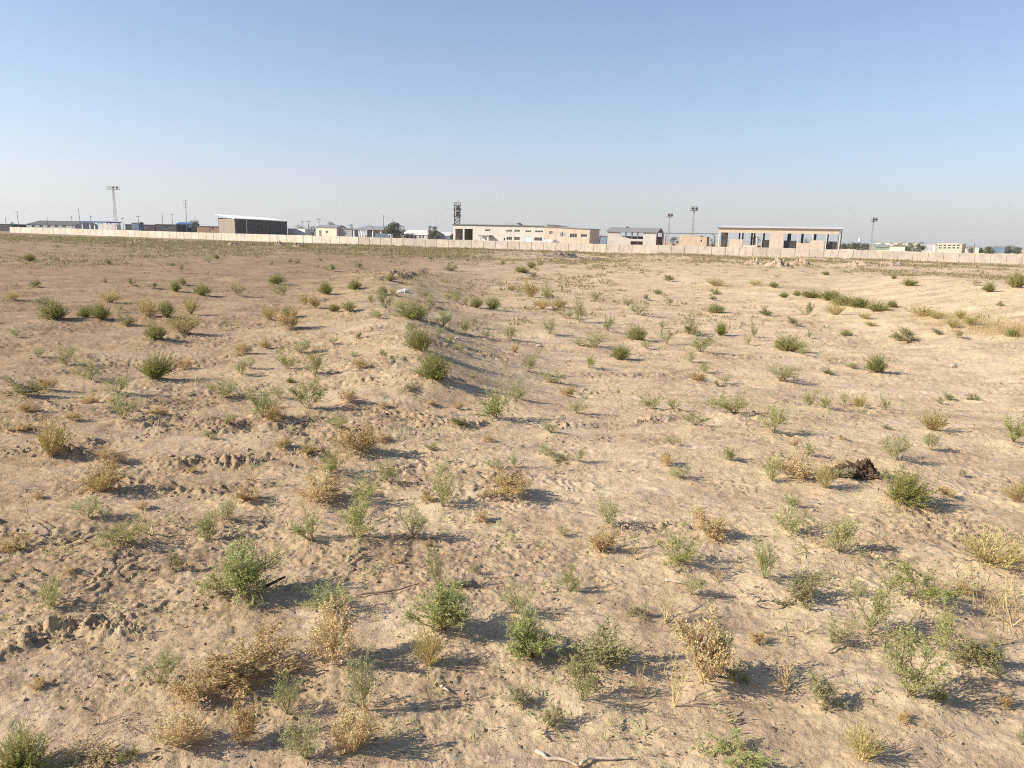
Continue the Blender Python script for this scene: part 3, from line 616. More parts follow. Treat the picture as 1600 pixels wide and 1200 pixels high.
# ------------------------------------------------------------------ plant meshes (unit size: width 1, height 1)
def unit(v): return v / (np.linalg.norm(v) + 1e-9)
class Grow:
    def __init__(s, seed): s.r = np.random.RandomState(seed); s.pr = 94; s.ph = 97.5; s.seg = []; s.lp = []; s.ld = []; s.ll = []; s.lw = []
    def leaf(s, p, d, l, w): s.lp.append(p); s.ld.append(d); s.ll.append(l); s.lw.append(w)
    def rv(s): return unit(s.r.normal(size=3))
    def stem(s, p, d, length, r0, n=4, wob=0.18, up=0.0):
        pts = [np.array(p, float)]; d = unit(np.array(d, float))
        for i in range(n):
            d = unit(d + wob * s.r.normal(size=3) + np.array([0, 0, up]))
            q = pts[-1] + d * length / n
            if q[2] < 0.01: q[2] = 0.01
            s.seg.append((pts[-1], q, r0 * (1 - 0.75 * i / n), r0 * (1 - 0.75 * (i + 1) / n)))
            pts.append(q)
        return pts
    def along(s, pts, t):
        f = t * (len(pts) - 1); i = min(int(f), len(pts) - 2); a = f - i
        return pts[i] * (1 - a) + pts[i + 1] * a, unit(pts[i + 1] - pts[i])
    def twig_leaves(s, pts, n, l, w, spread=0.8, t0=0.1):
        for i in range(n):
            p, d = s.along(pts, t0 + (1 - t0) * s.r.rand())
            s.leaf(p + 0.006 * s.r.normal(size=3), unit(d * 0.5 + spread * s.rv() + np.array([0, 0, 0.25])), l * (0.6 + 0.8 * s.r.rand()), w * (0.7 + 0.6 * s.r.rand()))
    def dome_dir(s, tmin, tmax):
        t = math.radians(tmin + (tmax - tmin) * math.sqrt(s.r.rand())); a = s.r.rand() * 2 * math.pi
        return np.array([0.5 * math.sin(t) * math.cos(a), 0.5 * math.sin(t) * math.sin(a), math.cos(t)])
    def meshes(s, name, leafmat, stemmat):
        pts = np.array(s.lp) if len(s.lp) > 60 else np.array([q[1] for q in s.seg])
        rr = np.percentile(np.hypot(pts[:, 0] - np.median(pts[:, 0]), pts[:, 1] - np.median(pts[:, 1])), s.pr); hh = np.percentile(pts[:, 2], s.ph)
        K = np.array([0.47 / rr, 0.47 / rr, 0.97 / hh])
        s.seg = [(a * K, b * K, r0, r1) for a, b, r0, r1 in s.seg]; s.lp = [q * K for q in s.lp]
        V = []; Fc = []
        for p0, p1, r0, r1 in s.seg:
            d = unit(p1 - p0); a = unit(np.cross(d, (0, 0, 1) if abs(d[2]) < 0.9 else (1, 0, 0))); c = np.cross(d, a)
            b = len(V)
            for p, r in ((p0, r0), (p1, r1)):
                for q in range(3):
                    t = 2.094 * q; V.append(p + r * (math.cos(t) * a + math.sin(t) * c))
            for q in range(3): Fc.append((b + q, b + (q + 1) % 3, b + 3 + (q + 1) % 3, b + 3 + q))
        sm = mesh_of(name + '_stems', np.array(V), np.array(Fc, np.int32), stemmat)
        lm = None
        if s.lp:
            lp = np.array(s.lp); ld = np.array(s.ld); ll = np.array(s.ll)[:, None]; lw = np.array(s.lw)[:, None]
            rn = s.r.normal(size=lp.shape); sd = np.cross(ld, rn); sd /= np.linalg.norm(sd, axis=1)[:, None] + 1e-9
            lp[:, 2] = np.maximum(lp[:, 2], 0.012)
            q = np.stack([lp, lp + ld * ll * 0.5 + sd * lw * 0.5, lp + ld * ll, lp + ld * ll * 0.5 - sd * lw * 0.5], 1).reshape(-1, 3)
            q[:, 2] = np.maximum(q[:, 2], 0.004)
            Fq = np.arange(len(q), dtype=np.int32).reshape(-1, 4)
            lm = mesh_of(name + '_leaves', q, Fq, leafmat)
        return lm, sm

def grow_A(seed, nst, nside, nl, ll=0.042, lw=0.018, tmin=8, tmax=72):
    g = Grow(seed)
    lop = unit(g.r.normal(size=3)) * np.array([0.16, 0.16, 0])
    for i in range(nst):
        dv = g.dome_dir(tmin, tmax) + lop; L = np.linalg.norm(dv) * (0.72 + 0.42 * g.r.rand())
        pts = g.stem((0.02 * g.r.normal(), 0.02 * g.r.normal(), 0), dv, L * 0.88, 0.011, 5, 0.16, 0.03)
        for k in range(nside):
            t = 0.22 + 0.75 * g.r.rand(); p, d = g.along(pts, t)
            L2 = (0.12 + 0.20 * g.r.rand()) * (1.25 - 0.6 * t)
            tw = g.stem(p, unit(d * 0.7 + 0.75 * g.rv() + np.array([0, 0, 0.25])), L2, 0.005, 2, 0.2, 0.05)
            g.twig_leaves(tw, nl, ll, lw)
            for m in range(2):
                q, d2 = g.along(tw, 0.3 + 0.7 * g.r.rand())
                t3 = g.stem(q, unit(d2 + 0.8 * g.rv()), L2 * 0.5, 0.003, 1, 0.1)
                g.twig_leaves(t3, max(1, nl // 2), ll * 0.85, lw)
        g.twig_leaves(pts, 6, ll, lw, 0.8, 0.5)
    return g
def grow_P(seed):     # sparse, upright, few leaves
    return grow_A(seed, 8 + seed % 3, 12, 9, 0.046, 0.019, 5, 66)
def grow_B(seed):     # dry mass: dense crisp leaves
    g = grow_A(seed, 18, 14, 9, 0.040, 0.026, 10, 84)
    return g
def grow_C(seed):
    return grow_A(seed, 14, 12, 9, 0.050, 0.027, 15, 85)
def grow_D(seed, n=230):
    g = Grow(seed); g.pr = 98.5; g.ph = 99.3
    lop = unit(g.r.normal(size=3)) * np.array([0.14, 0.14, 0])
    for i in range(n):
        dv = g.dome_dir(4, 78) + lop; L = np.linalg.norm(dv) * (0.62 + 0.45 * g.r.rand())
        b = np.array([0.07 * g.r.normal(), 0.07 * g.r.normal(), 0])
        pts = g.stem(b, dv, L, 0.0055, 4, 0.09, 0.05)
        for k in range(20):
            t = 0.2 + 0.75 * g.r.rand() ** 0.7; p, d = g.along(pts, t)
            g.leaf(p, unit(d + 0.75 * g.rv()), 0.062 * (0.6 + 0.8 * g.r.rand()), 0.017)
    return g
def grow_F(seed):
    g = Grow(seed)
    for i in range(100):
        dv = g.dome_dir(6, 66); L = np.linalg.norm(dv) * (0.70 + 0.4 * g.r.rand())
        pts = g.stem((0.05 * g.r.normal(), 0.05 * g.r.normal(), 0), dv, L, 0.006, 4, 0.11, 0.03)
        for k in range(22):
            t = 0.34 + 0.62 * g.r.rand(); p, d = g.along(pts, t)
            g.leaf(p, unit(d + 0.6 * g.rv()), 0.062 * (0.6 + 0.8 * g.r.rand()), 0.019)
    return g
def grow_E(seed):     # leafless straw stalks on one foot
    g = Grow(seed)
    def fork(p, d, L, r, lev):
        pts = g.stem(p, d, L, r, 3, 0.10, 0.02)
        if lev == 0:
            if g.r.rand() < 0.5: g.leaf(pts[-1], unit(g.rv() + np.array([0, 0, 0.5])), 0.03, 0.012)
            return
        for k in range(2 + int(g.r.rand() * 2)):
            q, d2 = g.along(pts, 0.35 + 0.65 * g.r.rand())
            fork(q, unit(d2 + 0.62 * g.rv() + np.array([0, 0, 0.08])), L * (0.45 + 0.38 * g.r.rand()), r * 0.60, lev - 1)
    for i in range(4 + seed % 3):
        dv = g.dome_dir(6, 74)
        fork(np.array([0.012 * g.r.normal(), 0.012 * g.r.normal(), 0]), dv, 0.46 * np.linalg.norm(dv), 0.016, 4)
    return g
KINDS = {
 'A': (grow_A, [(11, 11, 12, 10), (12, 10, 12, 9), (13, 12, 11, 9), (14, 9, 13, 10), (15, 11, 12, 9)], 'leafA', 'stemA'),
 'G': (grow_A, [(21, 20, 17, 11, 0.036, 0.019), (22, 22, 16, 11, 0.036, 0.019), (23, 21, 17, 11, 0.036, 0.019)], 'leafA', 'stemA'),
 'P': (grow_P, [(31,), (32,), (33,), (34,), (35,)], 'leafP', 'stemA'),
 'B': (grow_B, [(41,), (42,), (43,), (44,)], 'leafB', 'stemB'),
 'C': (grow_C, [(51,), (52,), (53,), (54,)], 'leafC', 'stemA'),
 'D': (grow_D, [(61,), (62,), (63,), (64,)], 'leafD', 'stemA'),
 'F': (grow_F, [(71,), (72,), (73,)], 'leafF', 'stemB'),
 'E': (grow_E, [(81,), (82,), (83,), (84,), (85,)], 'leafE', 'stemB'),
}
PROTO = {k: [fn(*a).meshes('bush_%s' % k, MAT[lm], MAT[sm]) for a in args] for k, (fn, args, lm, sm) in KINDS.items()}

NAMES = {'A': ('leafy_bush', 'green leafy bush'), 'G': ('leafy_bush', 'dense green bush'), 'P': ('sparse_bush', 'sparse pale-green sprig'), 'B': ('dry_bush', 'dry golden bush'),
         'C': ('low_bush', 'low grey-green bush'), 'D': ('dense_shrub', 'dense dark-green shrub'), 'F': ('yellow_shrub', 'yellow-green shrub'), 'E': ('dry_stalk', 'leafless straw stalks')}
GRP = {'A': 'green leafy bushes on the field', 'G': 'green leafy bushes on the field', 'P': 'sparse pale sprigs on the field', 'B': 'dry golden bushes on the field', 'C': 'low grey-green bushes on the field',
       'D': 'dense green shrubs on the field', 'F': 'yellow-green shrubs on the field', 'E': 'leafless straw stalks on the field'}
def label_plants():
    used = set(p['lab'] for p in plants if p['lab'])
    anchors = [(p['x'], p['y'], p['short']) for p in plants if p['short']]
    anchors += [(631, 457, 'the white plastic bag'), (1340, 750, 'the dark soil heap'), (1489, 572, 'the pale stone'), (598, 932, 'the long thin stick'),
                (918, 1194, 'the forked bleached branch'), (1190, 948, 'the coiled root'), (1062, 916, 'the pale broken stick')]
    pairs = []
    for i, p in enumerate(plants):
        if p['lab']: continue
        for (ax, ay, an) in anchors:
            dx = p['x'] - ax; dy = (p['y'] - ay)
            sc_ = 0.25 * (max(p['y'], ay) - 340) + 8
            dist = math.hypot(dx / 1.0, dy * 1.6) / sc_
            if abs(dx) > 1.2 * abs(dy): rel = 'right of' if dx > 0 else 'left of'
            else: rel = 'in front of' if dy > 0 else 'behind'
            sz = 'small' if p['w'] < 0.058 * (p['y'] - 340) + 4 else ('large' if p['w'] > 0.115 * (p['y'] - 340) + 6 else '')
            pairs.append((dist, i, ('%s %s %s %s' % (sz, NAMES[p['k']][1], rel, an)).strip()))
    pairs.sort()
    for dist, i, lab in pairs:
        if plants[i]['lab'] or lab in used: continue
        plants[i]['lab'] = lab; used.add(lab)
label_plants()
GX = np.array([p['g'][0] for p in plants]); GY = np.array([p['g'][1] for p in plants]); GZ = height(GX, GY)
cnt = {}
for i, p in enumerate(plants):
    k = p['k']; c = cnt.get(k, random.randint(0, 9)); cnt[k] = c + 1
    lm, sm = PROTO[k][c % len(PROTO[k])]
    o = empty(NAMES[k][0], (GX[i], GY[i], GZ[i] - 0.012 * max(0.3, p['wm'])), p['lab'], 'stalks' if k == 'E' else ('shrub' if k in 'DF' else 'bush'), GRP[k])
    o.rotation_euler = (random.uniform(-0.12, 0.12), random.uniform(-0.12, 0.12), random.uniform(0, 6.28))
    sx_ = random.uniform(0.86, 1.14); o.scale = (p['wm'] * sx_, p['wm'] * (2 - sx_), p['hm'])
    if lm is not None: link('foliage', lm, o)
    link('branchwork', sm, o)

# ------------------------------------------------------------------ uncountable cover: scrub, grass, litter, clods
def quads_mesh(name, lp, ld, ll, lw, rs, mat, thin=False):
    rn = rs.normal(size=lp.shape); sd = np.cross(ld, rn); sd /= np.linalg.norm(sd, axis=1)[:, None] + 1e-9
    ll = ll[:, None]; lw = lw[:, None]
    q = np.stack([lp, lp + ld * ll * 0.5 + sd * lw * 0.5, lp + ld * ll, lp + ld * ll * 0.5 - sd * lw * 0.5], 1).reshape(-1, 3)
    return mesh_of(name, q, np.arange(len(q), dtype=np.int32).reshape(-1, 4), mat)
def nrm(a): return a / (np.linalg.norm(a, axis=1)[:, None] + 1e-9)
def scatter_stuff():
    rs = np.random.RandomState(99)
    # far scrub dots, mostly beyond 45 m
    n = 32000
    d = 32 + 213 * rs.rand(n) ** 0.85; t = (rs.rand(n) * 2 - 1) * 0.78
    x = d * t; y = d
    m = fbm(x / 26.0, y / 40.0, 3, 90) + 0.35 * sst(110, 190, y) + 0.32 * sst(10, -50, x) * sst(80, 140, y) - 0.27
    keep = (rs.rand(n) < np.clip(0.36 + 1.6 * m, 0.08, 1) * (0.35 + 0.65 * sst(40, 90, y))) & (y < 236)
    x = x[keep]; y = y[keep]; d = d[keep]
    wall_d = np.interp(x / y, [-0.68, -0.21, 0.70], [345, 258, 210])
    keep = y < wall_d - 8; x = x[keep]; y = y[keep]; d = d[keep]
    z = height(x, y); n = len(x)
    sz = (0.12 + 0.34 * rs.rand(n) ** 2.6) * (0.65 + d / 130.0)
    k = 13
    cx = np.repeat(np.stack([x, y, z], 1), k, 0); s = np.repeat(sz, k)
    off = rs.normal(size=(n * k, 3)) * np.stack([s * 0.62, s * 0.62, s * 0.0], 1)
    dirs = nrm(rs.normal(size=(n * k, 3)) * np.array([0.8, 0.8, 0.25]) + np.array([0, 0, 0.85]))
    o = link('low_scrub', quads_mesh('low_scrub', cx + off, dirs, s * (0.45 + 0.6 * rs.rand(n * k)), s * 0.17, rs, MAT['scrub']))
    tag(o, 'tiny dull scrub tufts dotting the far ground before the wall', 'scrub', kind='stuff')
    # small seedlings and weeds over the nearer ground
    n = 3200
    d = 4.5 + 48 * rs.rand(n) ** 1.5; t = (rs.rand(n) * 2 - 1) * 0.75; x = d * t; y = d
    keep = fbm(x / 5.0, y / 6.0, 2, 95) + 0.5 * rs.rand(n) > 0.30
    x = x[keep]; y = y[keep]; d = d[keep]; n = len(x); z = height(x, y)
    sz = (0.03 + 0.09 * rs.rand(n) ** 2.2) * (1 + d / 32.0); k = 14
    cx = np.repeat(np.stack([x, y, z], 1), k, 0); s = np.repeat(sz, k)
    off = rs.normal(size=(n * k, 3)) * np.stack([s * 0.4, s * 0.4, s * 0.0], 1); off[:, 2] = s * 0.7 * rs.rand(n * k)
    dirs = nrm(rs.normal(size=(n * k, 3)) * 0.7 + np.array([0, 0, 0.6]))
    o = link('weed_seedlings', quads_mesh('weed_seedlings', cx + off, dirs, s * (0.3 + 0.5 * rs.rand(n * k)), s * 0.13, rs, MAT['leafP']))
    tag(o, 'tiny scattered weed seedlings between the bushes', 'weeds', kind='stuff')
    # dry yellow grass in the ditch on the right and in thin patches
    P_ = []
    def patch(px, py, rx, ry, n, h):
        g = ground_hit(px, py)
        P_.append((g[0] + rs.normal(size=n) * rx, g[1] + rs.normal(size=n) * ry, h * (0.5 + rs.rand(n))))
    for a, b in ((1470, 497), (1500, 503), (1535, 510), (1570, 516), (1600, 520), (1630, 524)): patch(a, b, 0.85, 0.8, 900, 0.20)
    for a, b in ((1090, 450), (1130, 452), (1180, 452), (1230, 450)): patch(a, b, 1.6, 2.2, 900, 0.16)
    for a, b in ((960, 413), (1000, 412), (1050, 410), (1090, 412)): patch(a, b, 5, 9, 900, 0.24)
    for a, b in ((1585, 960), (1560, 935), (1590, 1000)): patch(a, b, 0.22, 0.25, 120, 0.13)
    for a, b in ((550, 690), (590, 700)): patch(a, b, 0.5, 0.4, 240, 0.10)
    for a, b in ((1420, 790), (1455, 805), (1400, 800)): patch(a, b, 0.25, 0.1, 60, 0.10)
    for a, b in ((880, 850), (1240, 900), (1320, 885), (1200, 880)): patch(a, b, 0.4, 0.25, 90, 0.09)
    x = np.concatenate([q[0] for q in P_]); y = np.concatenate([q[1] for q in P_]); hh = np.concatenate([q[2] for q in P_])
    z = height(x, y); n = len(x)
    dirs = nrm(rs.normal(size=(n, 3)) * 0.35 + np.array([0, 0, 1.0]))
    o = link('dry_grass', quads_mesh('dry_grass', np.stack([x, y, z - 0.01], 1), dirs, hh, 0.004 + hh * 0.030, rs, MAT['grass']))
    tag(o, 'dry yellow grass in the shallow ditch and thin patches', 'grass', kind='stuff')
    # fallen straw and twigs
    n = 16000
    d = 3.8 + 22 * rs.rand(n) ** 1.6; t = (rs.rand(n) * 2 - 1) * 0.75; x = d * t; y = d
    keep = fbm(x / 1.6, y / 1.6, 3, 97) + 0.7 * rs.rand(n) > 0.25
    x = x[keep]; y = y[keep]; n = len(x); z = height(x, y)
    dirs = nrm(rs.normal(size=(n, 3)) * np.array([1, 1, 0.10])); L = 0.02 + 0.09 * rs.rand(n) ** 2.5
    o = link('straw_litter', quads_mesh('straw_litter', np.stack([x, y, z + 0.006], 1), dirs, L, 0.0025 + 0.004 * rs.rand(n), rs, MAT['litter']))
    tag(o, 'thin straw and twig litter strewn over the dry soil', 'litter', kind='stuff')
    # dark bits: bark, dung crumbs, broken stems
    n = 16000
    d = 3.8 + 26 * rs.rand(n) ** 1.5; t = (rs.rand(n) * 2 - 1) * 0.75; x = d * t; y = d
    keep = fbm(x / 1.1, y / 1.1, 3, 98) + 0.8 * rs.rand(n) > 0.34
    x = x[keep]; y = y[keep]; d = d[keep]; n = len(x); z = height(x, y)
    dirs = nrm(rs.normal(size=(n, 3)) * np.array([1, 1, 0.25])); L = (0.010 + 0.045 * rs.rand(n) ** 3) * (1 + d / 25)
    o = link('dark_litter', quads_mesh('dark_litter', np.stack([x, y, z + 0.006], 1), dirs, L, 0.004 + 0.35 * L * rs.rand(n), rs, MAT['darklit']))
    tag(o, 'dark crumbs and broken stem bits strewn over the soil', 'litter', kind='stuff')
    # crumbled clods
    base = np.array([(1, 0, 0), (-1, 0, 0), (0, 1, 0), (0, -1, 0), (0, 0, 1), (0, 0, -1)], float)
    tri = np.array([(0, 2, 4), (2, 1, 4), (1, 3, 4), (3, 0, 4), (2, 0, 5), (1, 2, 5), (3, 1, 5), (0, 3, 5)])
    xs, ys, ss = [], [], []
    n = 14000
    d = 3.8 + 24 * rs.rand(n) ** 1.4; t = (rs.rand(n) * 2 - 1) * 0.75; x = d * t; y = d
    keep = rs.rand(n) < 0.10 + 0.75 * clodmask(x, y)
    xs.append(x[keep]); ys.append(y[keep]); ss.append((0.004 + 0.018 * rs.rand(keep.sum()) ** 3.5) * (1 + d[keep] / 25))
    for pts, w, h in LEDGES:
        pts = np.array(pts); L = np.hypot(*np.diff(pts, axis=0).T).sum(); m = int(30 * L)
        tt = rs.rand(m) * (len(pts) - 1); ii = np.minimum(tt.astype(int), len(pts) - 2); f = (tt - ii)[:, None]
        q = pts[ii] * (1 - f) + pts[ii + 1] * f
        xs.append(q[:, 0] + rs.normal(size=m) * w * 1.4); ys.append(q[:, 1] + rs.normal(size=m) * w * 1.4); ss.append((0.008 + 0.035 * rs.rand(m) ** 3) * (0.6 + h * 5))
    x = np.concatenate(xs); y = np.concatenate(ys); s = np.concatenate(ss); z = height(x, y); n = len(x)
    V = base[None] * s[:, None, None] * (0.55 + 0.8 * rs.rand(n, 6, 1)) * np.array([1.2, 1.0, 0.75])
    a = rs.rand(n) * 6.28; ca, sa = np.cos(a)[:, None], np.sin(a)[:, None]
    V = np.stack([V[..., 0] * ca - V[..., 1] * sa, V[..., 0] * sa + V[..., 1] * ca, V[..., 2]], -1)
    V = V + rs.normal(size=V.shape) * s[:, None, None] * 0.15 + np.stack([x, y, z + s * 0.15], 1)[:, None, :]
    Fq = (tri[None] + 6 * np.arange(n)[:, None, None]).reshape(-1, 3)
    o = link('soil_clods', mesh_of('soil_clods', V.reshape(-1, 3), np.ascontiguousarray(Fq, dtype=np.int32), MAT['clod']))
    tag(o, 'crumbled soil clods scattered over the field', 'clods', kind='stuff')
scatter_stuff()

# ------------------------------------------------------------------ loose things on the ground
def gz(px, py):
    g = ground_hit(px, py); z = float(height([g[0]], [g[1]])[0]); return np.array([g[0], g[1], z])
def stick(name, label, pix, r, mat, lift=0.01, branches=()):
    pts = [gz(*q) for q in pix]; zm = max(p[2] for p in pts)
    pts = [np.array([p[0], p[1], 0.35 * p[2] + 0.65 * zm + r * 0.6 + lift]) for p in pts]
    mb = MB(); rr = random.Random(len(label))
    fine = []
    for a, b in zip(pts[:-1], pts[1:]):
        for k in range(3):
            p = a + (b - a) * k / 3.0
            fine.append(p + np.array([rr.uniform(-1, 1), rr.uniform(-1, 1), rr.uniform(-0.2, 0.2)]) * r * 0.6)
    fine.append(pts[-1])
    n = len(fine) - 1
    mb.sweep(fine, [r * (1 - 0.55 * i / n) * rr.uniform(0.85, 1.15) for i in range(n + 1)])
    for bi, dx, dy, dz, L in branches:
        p = fine[bi]; mb.tube(p, p + unit(np.array([dx, dy, dz])) * L, r * 0.55, r * 0.25, 5)
    o = mb.build(name, mat, None, True); tag(o, label, 'stick', 'fallen sticks'); return o
stick('fallen_stick', 'long thin brown stick lying on the sand left of centre foreground', [(556, 937), (600, 934), (622, 928), (655, 918)], 0.011, MAT['stick'], 0.012)
stick('fallen_branch', 'forked bleached branch at the bottom edge, left prong', [(836, 1183), (856, 1193), (880, 1194), (905, 1206)], 0.016, MAT['palestick'], 0.008)
stick('fallen_branch', 'straight bleached branch at the bottom edge, right prong', [(905, 1204), (920, 1191), (955, 1192), (988, 1192)], 0.014, MAT['palestick'], 0.008, [(2, 0.2, 0.8, 0.4, 0.06)])
stick('fallen_stick', 'short white twig below the tall golden bush', [(600, 1037), (618, 1043)], 0.007, MAT['palestick'])
stick('fallen_stick', 'dark thick stub jutting from the big round green bush', [(412, 934), (446, 913)], 0.020, MAT['darkbar'], 0.03)  # dark tapered bar lying on the ground
stick('fallen_stick', 'pale broken stick below the deep green leafy bush', [(1040, 911), (1062, 916), (1086, 921)], 0.014, MAT['palestick'], 0.01, [(3, 0.5, 0.6, 0.5, 0.10)])
stick('fallen_stick', 'crooked pale stick among the sprigs, right foreground', [(1292, 1025), (1315, 1018), (1342, 1008)], 0.010, MAT['palestick'], 0.02)
stick('fallen_stick', 'thin grey twig pair on the sand, bottom left', [(185, 1136), (205, 1148), (226, 1160)], 0.005, MAT['stick'], 0.006, [(2, 0.9, -0.1, 0.1, 0.18)])
stick('fallen_stick', 'small bleached twig stub on the sand right of the two-lobed bush', [(689, 1078), (702, 1085)], 0.012, MAT['palestick'])
# coiled root
c = gz(1190, 950); mb = MB(); rp = []
for i in range(34):
    a = i / 33 * 8.6; rp.append(c + np.array([0.11 * math.cos(a) * (0.8 + 0.3 * i / 33), 0.08 * math.sin(a) * (1.1 - 0.3 * i / 33), 0.03 + 0.035 * math.sin(a * 0.7 + 1) ** 2 + 0.001 * i]))
mb.sweep(rp, [0.006 + 0.002 * math.sin(i) for i in range(34)], 6)
tag(mb.build('coiled_root', MAT['palestick'], None, True), 'pale coiled root loop lying on the soil, right foreground', 'root')

def lump(name, mat, parent, c, rx, ry, rz, seed, amp=0.35, sub=4, freq=2.2):
    import bmesh
    bm = bmesh.new(); bmesh.ops.create_icosphere(bm, subdivisions=sub, radius=1.0)
    V = np.array([v.co[:] for v in bm.verts])
    n = fbm(V[:, 0] * freq + V[:, 2] * 1.7, V[:, 1] * freq - V[:, 2] * 1.3, 4, seed, 0.6)
    V = V * (1 + amp * n)[:, None] * np.array([rx, ry, rz])
    Fc = [tuple(v.index for v in f.verts) for f in bm.faces]; bm.free()
    off = np.array(parent.location) if parent is not None else np.array(c)
    if parent is None: return link(name, mesh_of(name, V, Fc, mat, False), None, c)
    return link(name, mesh_of(name, V + (np.array(c) - off), Fc, mat, False), parent)
hb = gz(1338, 748)
heap = empty('soil_heap', hb, 'dark charred clump of soil and roots with an upright knob', 'heap')
lump('mound', MAT['heap'], heap, hb + np.array([-0.12, 0.05, 0.02]), 0.26, 0.17, 0.10, 201, 0.7, 5, 3.2)
lump('mound', MAT['heap'], heap, hb + np.array([0.05, 0.02, 0.07]), 0.15, 0.13, 0.13, 203, 0.8, 5, 3.2)
lump('knob', MAT['heap'], heap, hb + np.array([0.12, 0.02, 0.14]), 0.055, 0.05, 0.10, 207, 0.8, 4, 3.0)
lump('knob', MAT['heap'], heap, hb + np.array([0.14, 0.02, 0.225]), 0.04, 0.036, 0.045, 209, 0.8, 4, 3.0)
rb = gz(631, 458)
bagm = empty('plastic_bag', rb, 'crumpled white plastic bag lying on the crest of the berm', 'bag')
lump('bag_body', MAT['rag'], bagm, rb + np.array([0.04, 0, 0.09]), 0.21, 0.15, 0.13, 211, 0.45, 4)
lump('bag_flap', MAT['rag'], bagm, rb + np.array([-0.19, -0.04, 0.05]), 0.15, 0.11, 0.07, 213, 0.5, 3)
for (px, py, s, lab) in ((1489, 573, 0.11, 'pale stone lying alone on open soil at the right'), (842, 541, 0.10, 'small white stone on the basin floor right of centre'),
                         (715, 530, 0.09, 'pale stone beside the green bushes on the berm flank'), (1270, 796, 0.035, 'small dark-sided stone in front of the soil heap'),
                         (470, 1000, 0.0, ''), (440, 700, 0.0, ''), (1505, 770, 0.03, 'small pale stone right of the dark broom shrub')):
    if s: 
        q = gz(px, py); o = lump('stone', MAT['stone'], None, q + np.array([0, 0, s * 0.35]), s, s * 0.8, s * 0.55, int(px), 0.4, 2, 1.2)
        tag(o, lab, 'stone', 'loose stones')

# ------------------------------------------------------------------ spoil heaps before the wall
MAT['greysoil'] = plain('grey_spoil_soil', (0.235, 0.185, 0.135), 0.3, 1.2, bump=0.1)
MAT['palesoil'] = plain('pale_spoil_soil', (0.50, 0.375, 0.24), 0.2, 1.5, stain=(0.38, 0.28, 0.18), bump=0.1)
MAT['brownsoil'] = plain('brown_spoil_soil', (0.36, 0.26, 0.16), 0.25, 1.2, bump=0.1)
def heap_mesh(px, py, wpx, hpx, mat, label, seed, cell=0.22):
    g = ground_hit(px, py); d = g[1]; R = wpx * d / F / 2; h = hpx * d / F
    rs_ = np.linspace(0.0, 1.0, 34); th = np.linspace(0, 2 * math.pi, 72, endpoint=False)
    A_, T_ = np.meshgrid(rs_, th, indexing='ij')
    edge = 1 + 0.22 * pn(np.cos(T_) * 1.6 + seed, np.sin(T_) * 1.6, seed)
    x = A_ * R * np.cos(T_) * edge; y = A_ * R * 0.62 * np.sin(T_) * edge
    z = h * (1 - A_ ** 2) ** 1.3 * (0.75 + 0.75 * fbm(x / (0.30 * R) + seed, y / (0.30 * R), 4, seed, 0.65)) * (1 + 0.0 * A_)
    z = np.maximum(z, 0) + 0.16 * np.abs(fbm(x / 0.8, y / 0.8, 3, seed + 5, 0.7)) * (1 - A_) ** 0.5 * min(1, h)
    z = z + macro(x + g[0], y + g[1]) - g[2] - 0.25 * A_ ** 6
    V = np.stack([x, y, z], -1).reshape(-1, 3); m = len(th)
    i, j = np.meshgrid(np.arange(len(rs_) - 1), np.arange(m), indexing='ij'); j2 = (j + 1) % m
    Fq = np.stack([i * m + j, (i + 1) * m + j, (i + 1) * m + j2, i * m + j2], -1).reshape(-1, 4).astype(np.int32)
    o = link('spoil_heap', mesh_of('spoil_heap', V, Fq, mat, False), None, g); tag(o, label, 'heap', 'spoil heaps before the wall')
for i, a in enumerate(((878, 402, 70, 7, 'greysoil', 'long dark grey spoil heap before the brick wing'), (925, 407, 60, 4, 'greysoil', 'low dark streak of spoil right of the grey heap'),
        (1180, 413, 44, 7, 'palesoil', 'pale rubble heap left of the brick panel of the hall'), (1215, 416, 50, 9, 'palesoil', 'largest pale rubble heap before the open hall'), (1252, 414, 40, 7, 'palesoil', 'pale rubble heap below the right bay of the hall'),
        (1345, 416, 70, 6, 'palesoil', 'low pale heap right of the open hall'), (1395, 415, 60, 5, 'palesoil', 'low pale heap below the thin floodlight mast'), (1110, 408, 60, 4, 'brownsoil', 'low brown heap before the ochre hut'),
        (365, 384, 24, 5, 'brownsoil', 'small brown heap below the end wall of the warehouse'), (392, 383, 14, 4, 'brownsoil', 'smallest brown heap below the dark warehouse'), (437, 384, 26, 5, 'brownsoil', 'brown heap below the right end of the warehouse'),
        (467, 386, 28, 5, 'brownsoil', 'brown heap below the low white block'), (215, 381, 40, 4, 'brownsoil', 'flat brown heap below the long dark shed'), (60, 372, 50, 3, 'brownsoil', 'low brown heap near the left end of the wall'), (620, 432, 60, 7, 'brownsoil', 'rough brown heap at the far end of the berm'))):
    heap_mesh(a[0], a[1], a[2], a[3], MAT[a[4]], a[5], 400 + 3 * i)

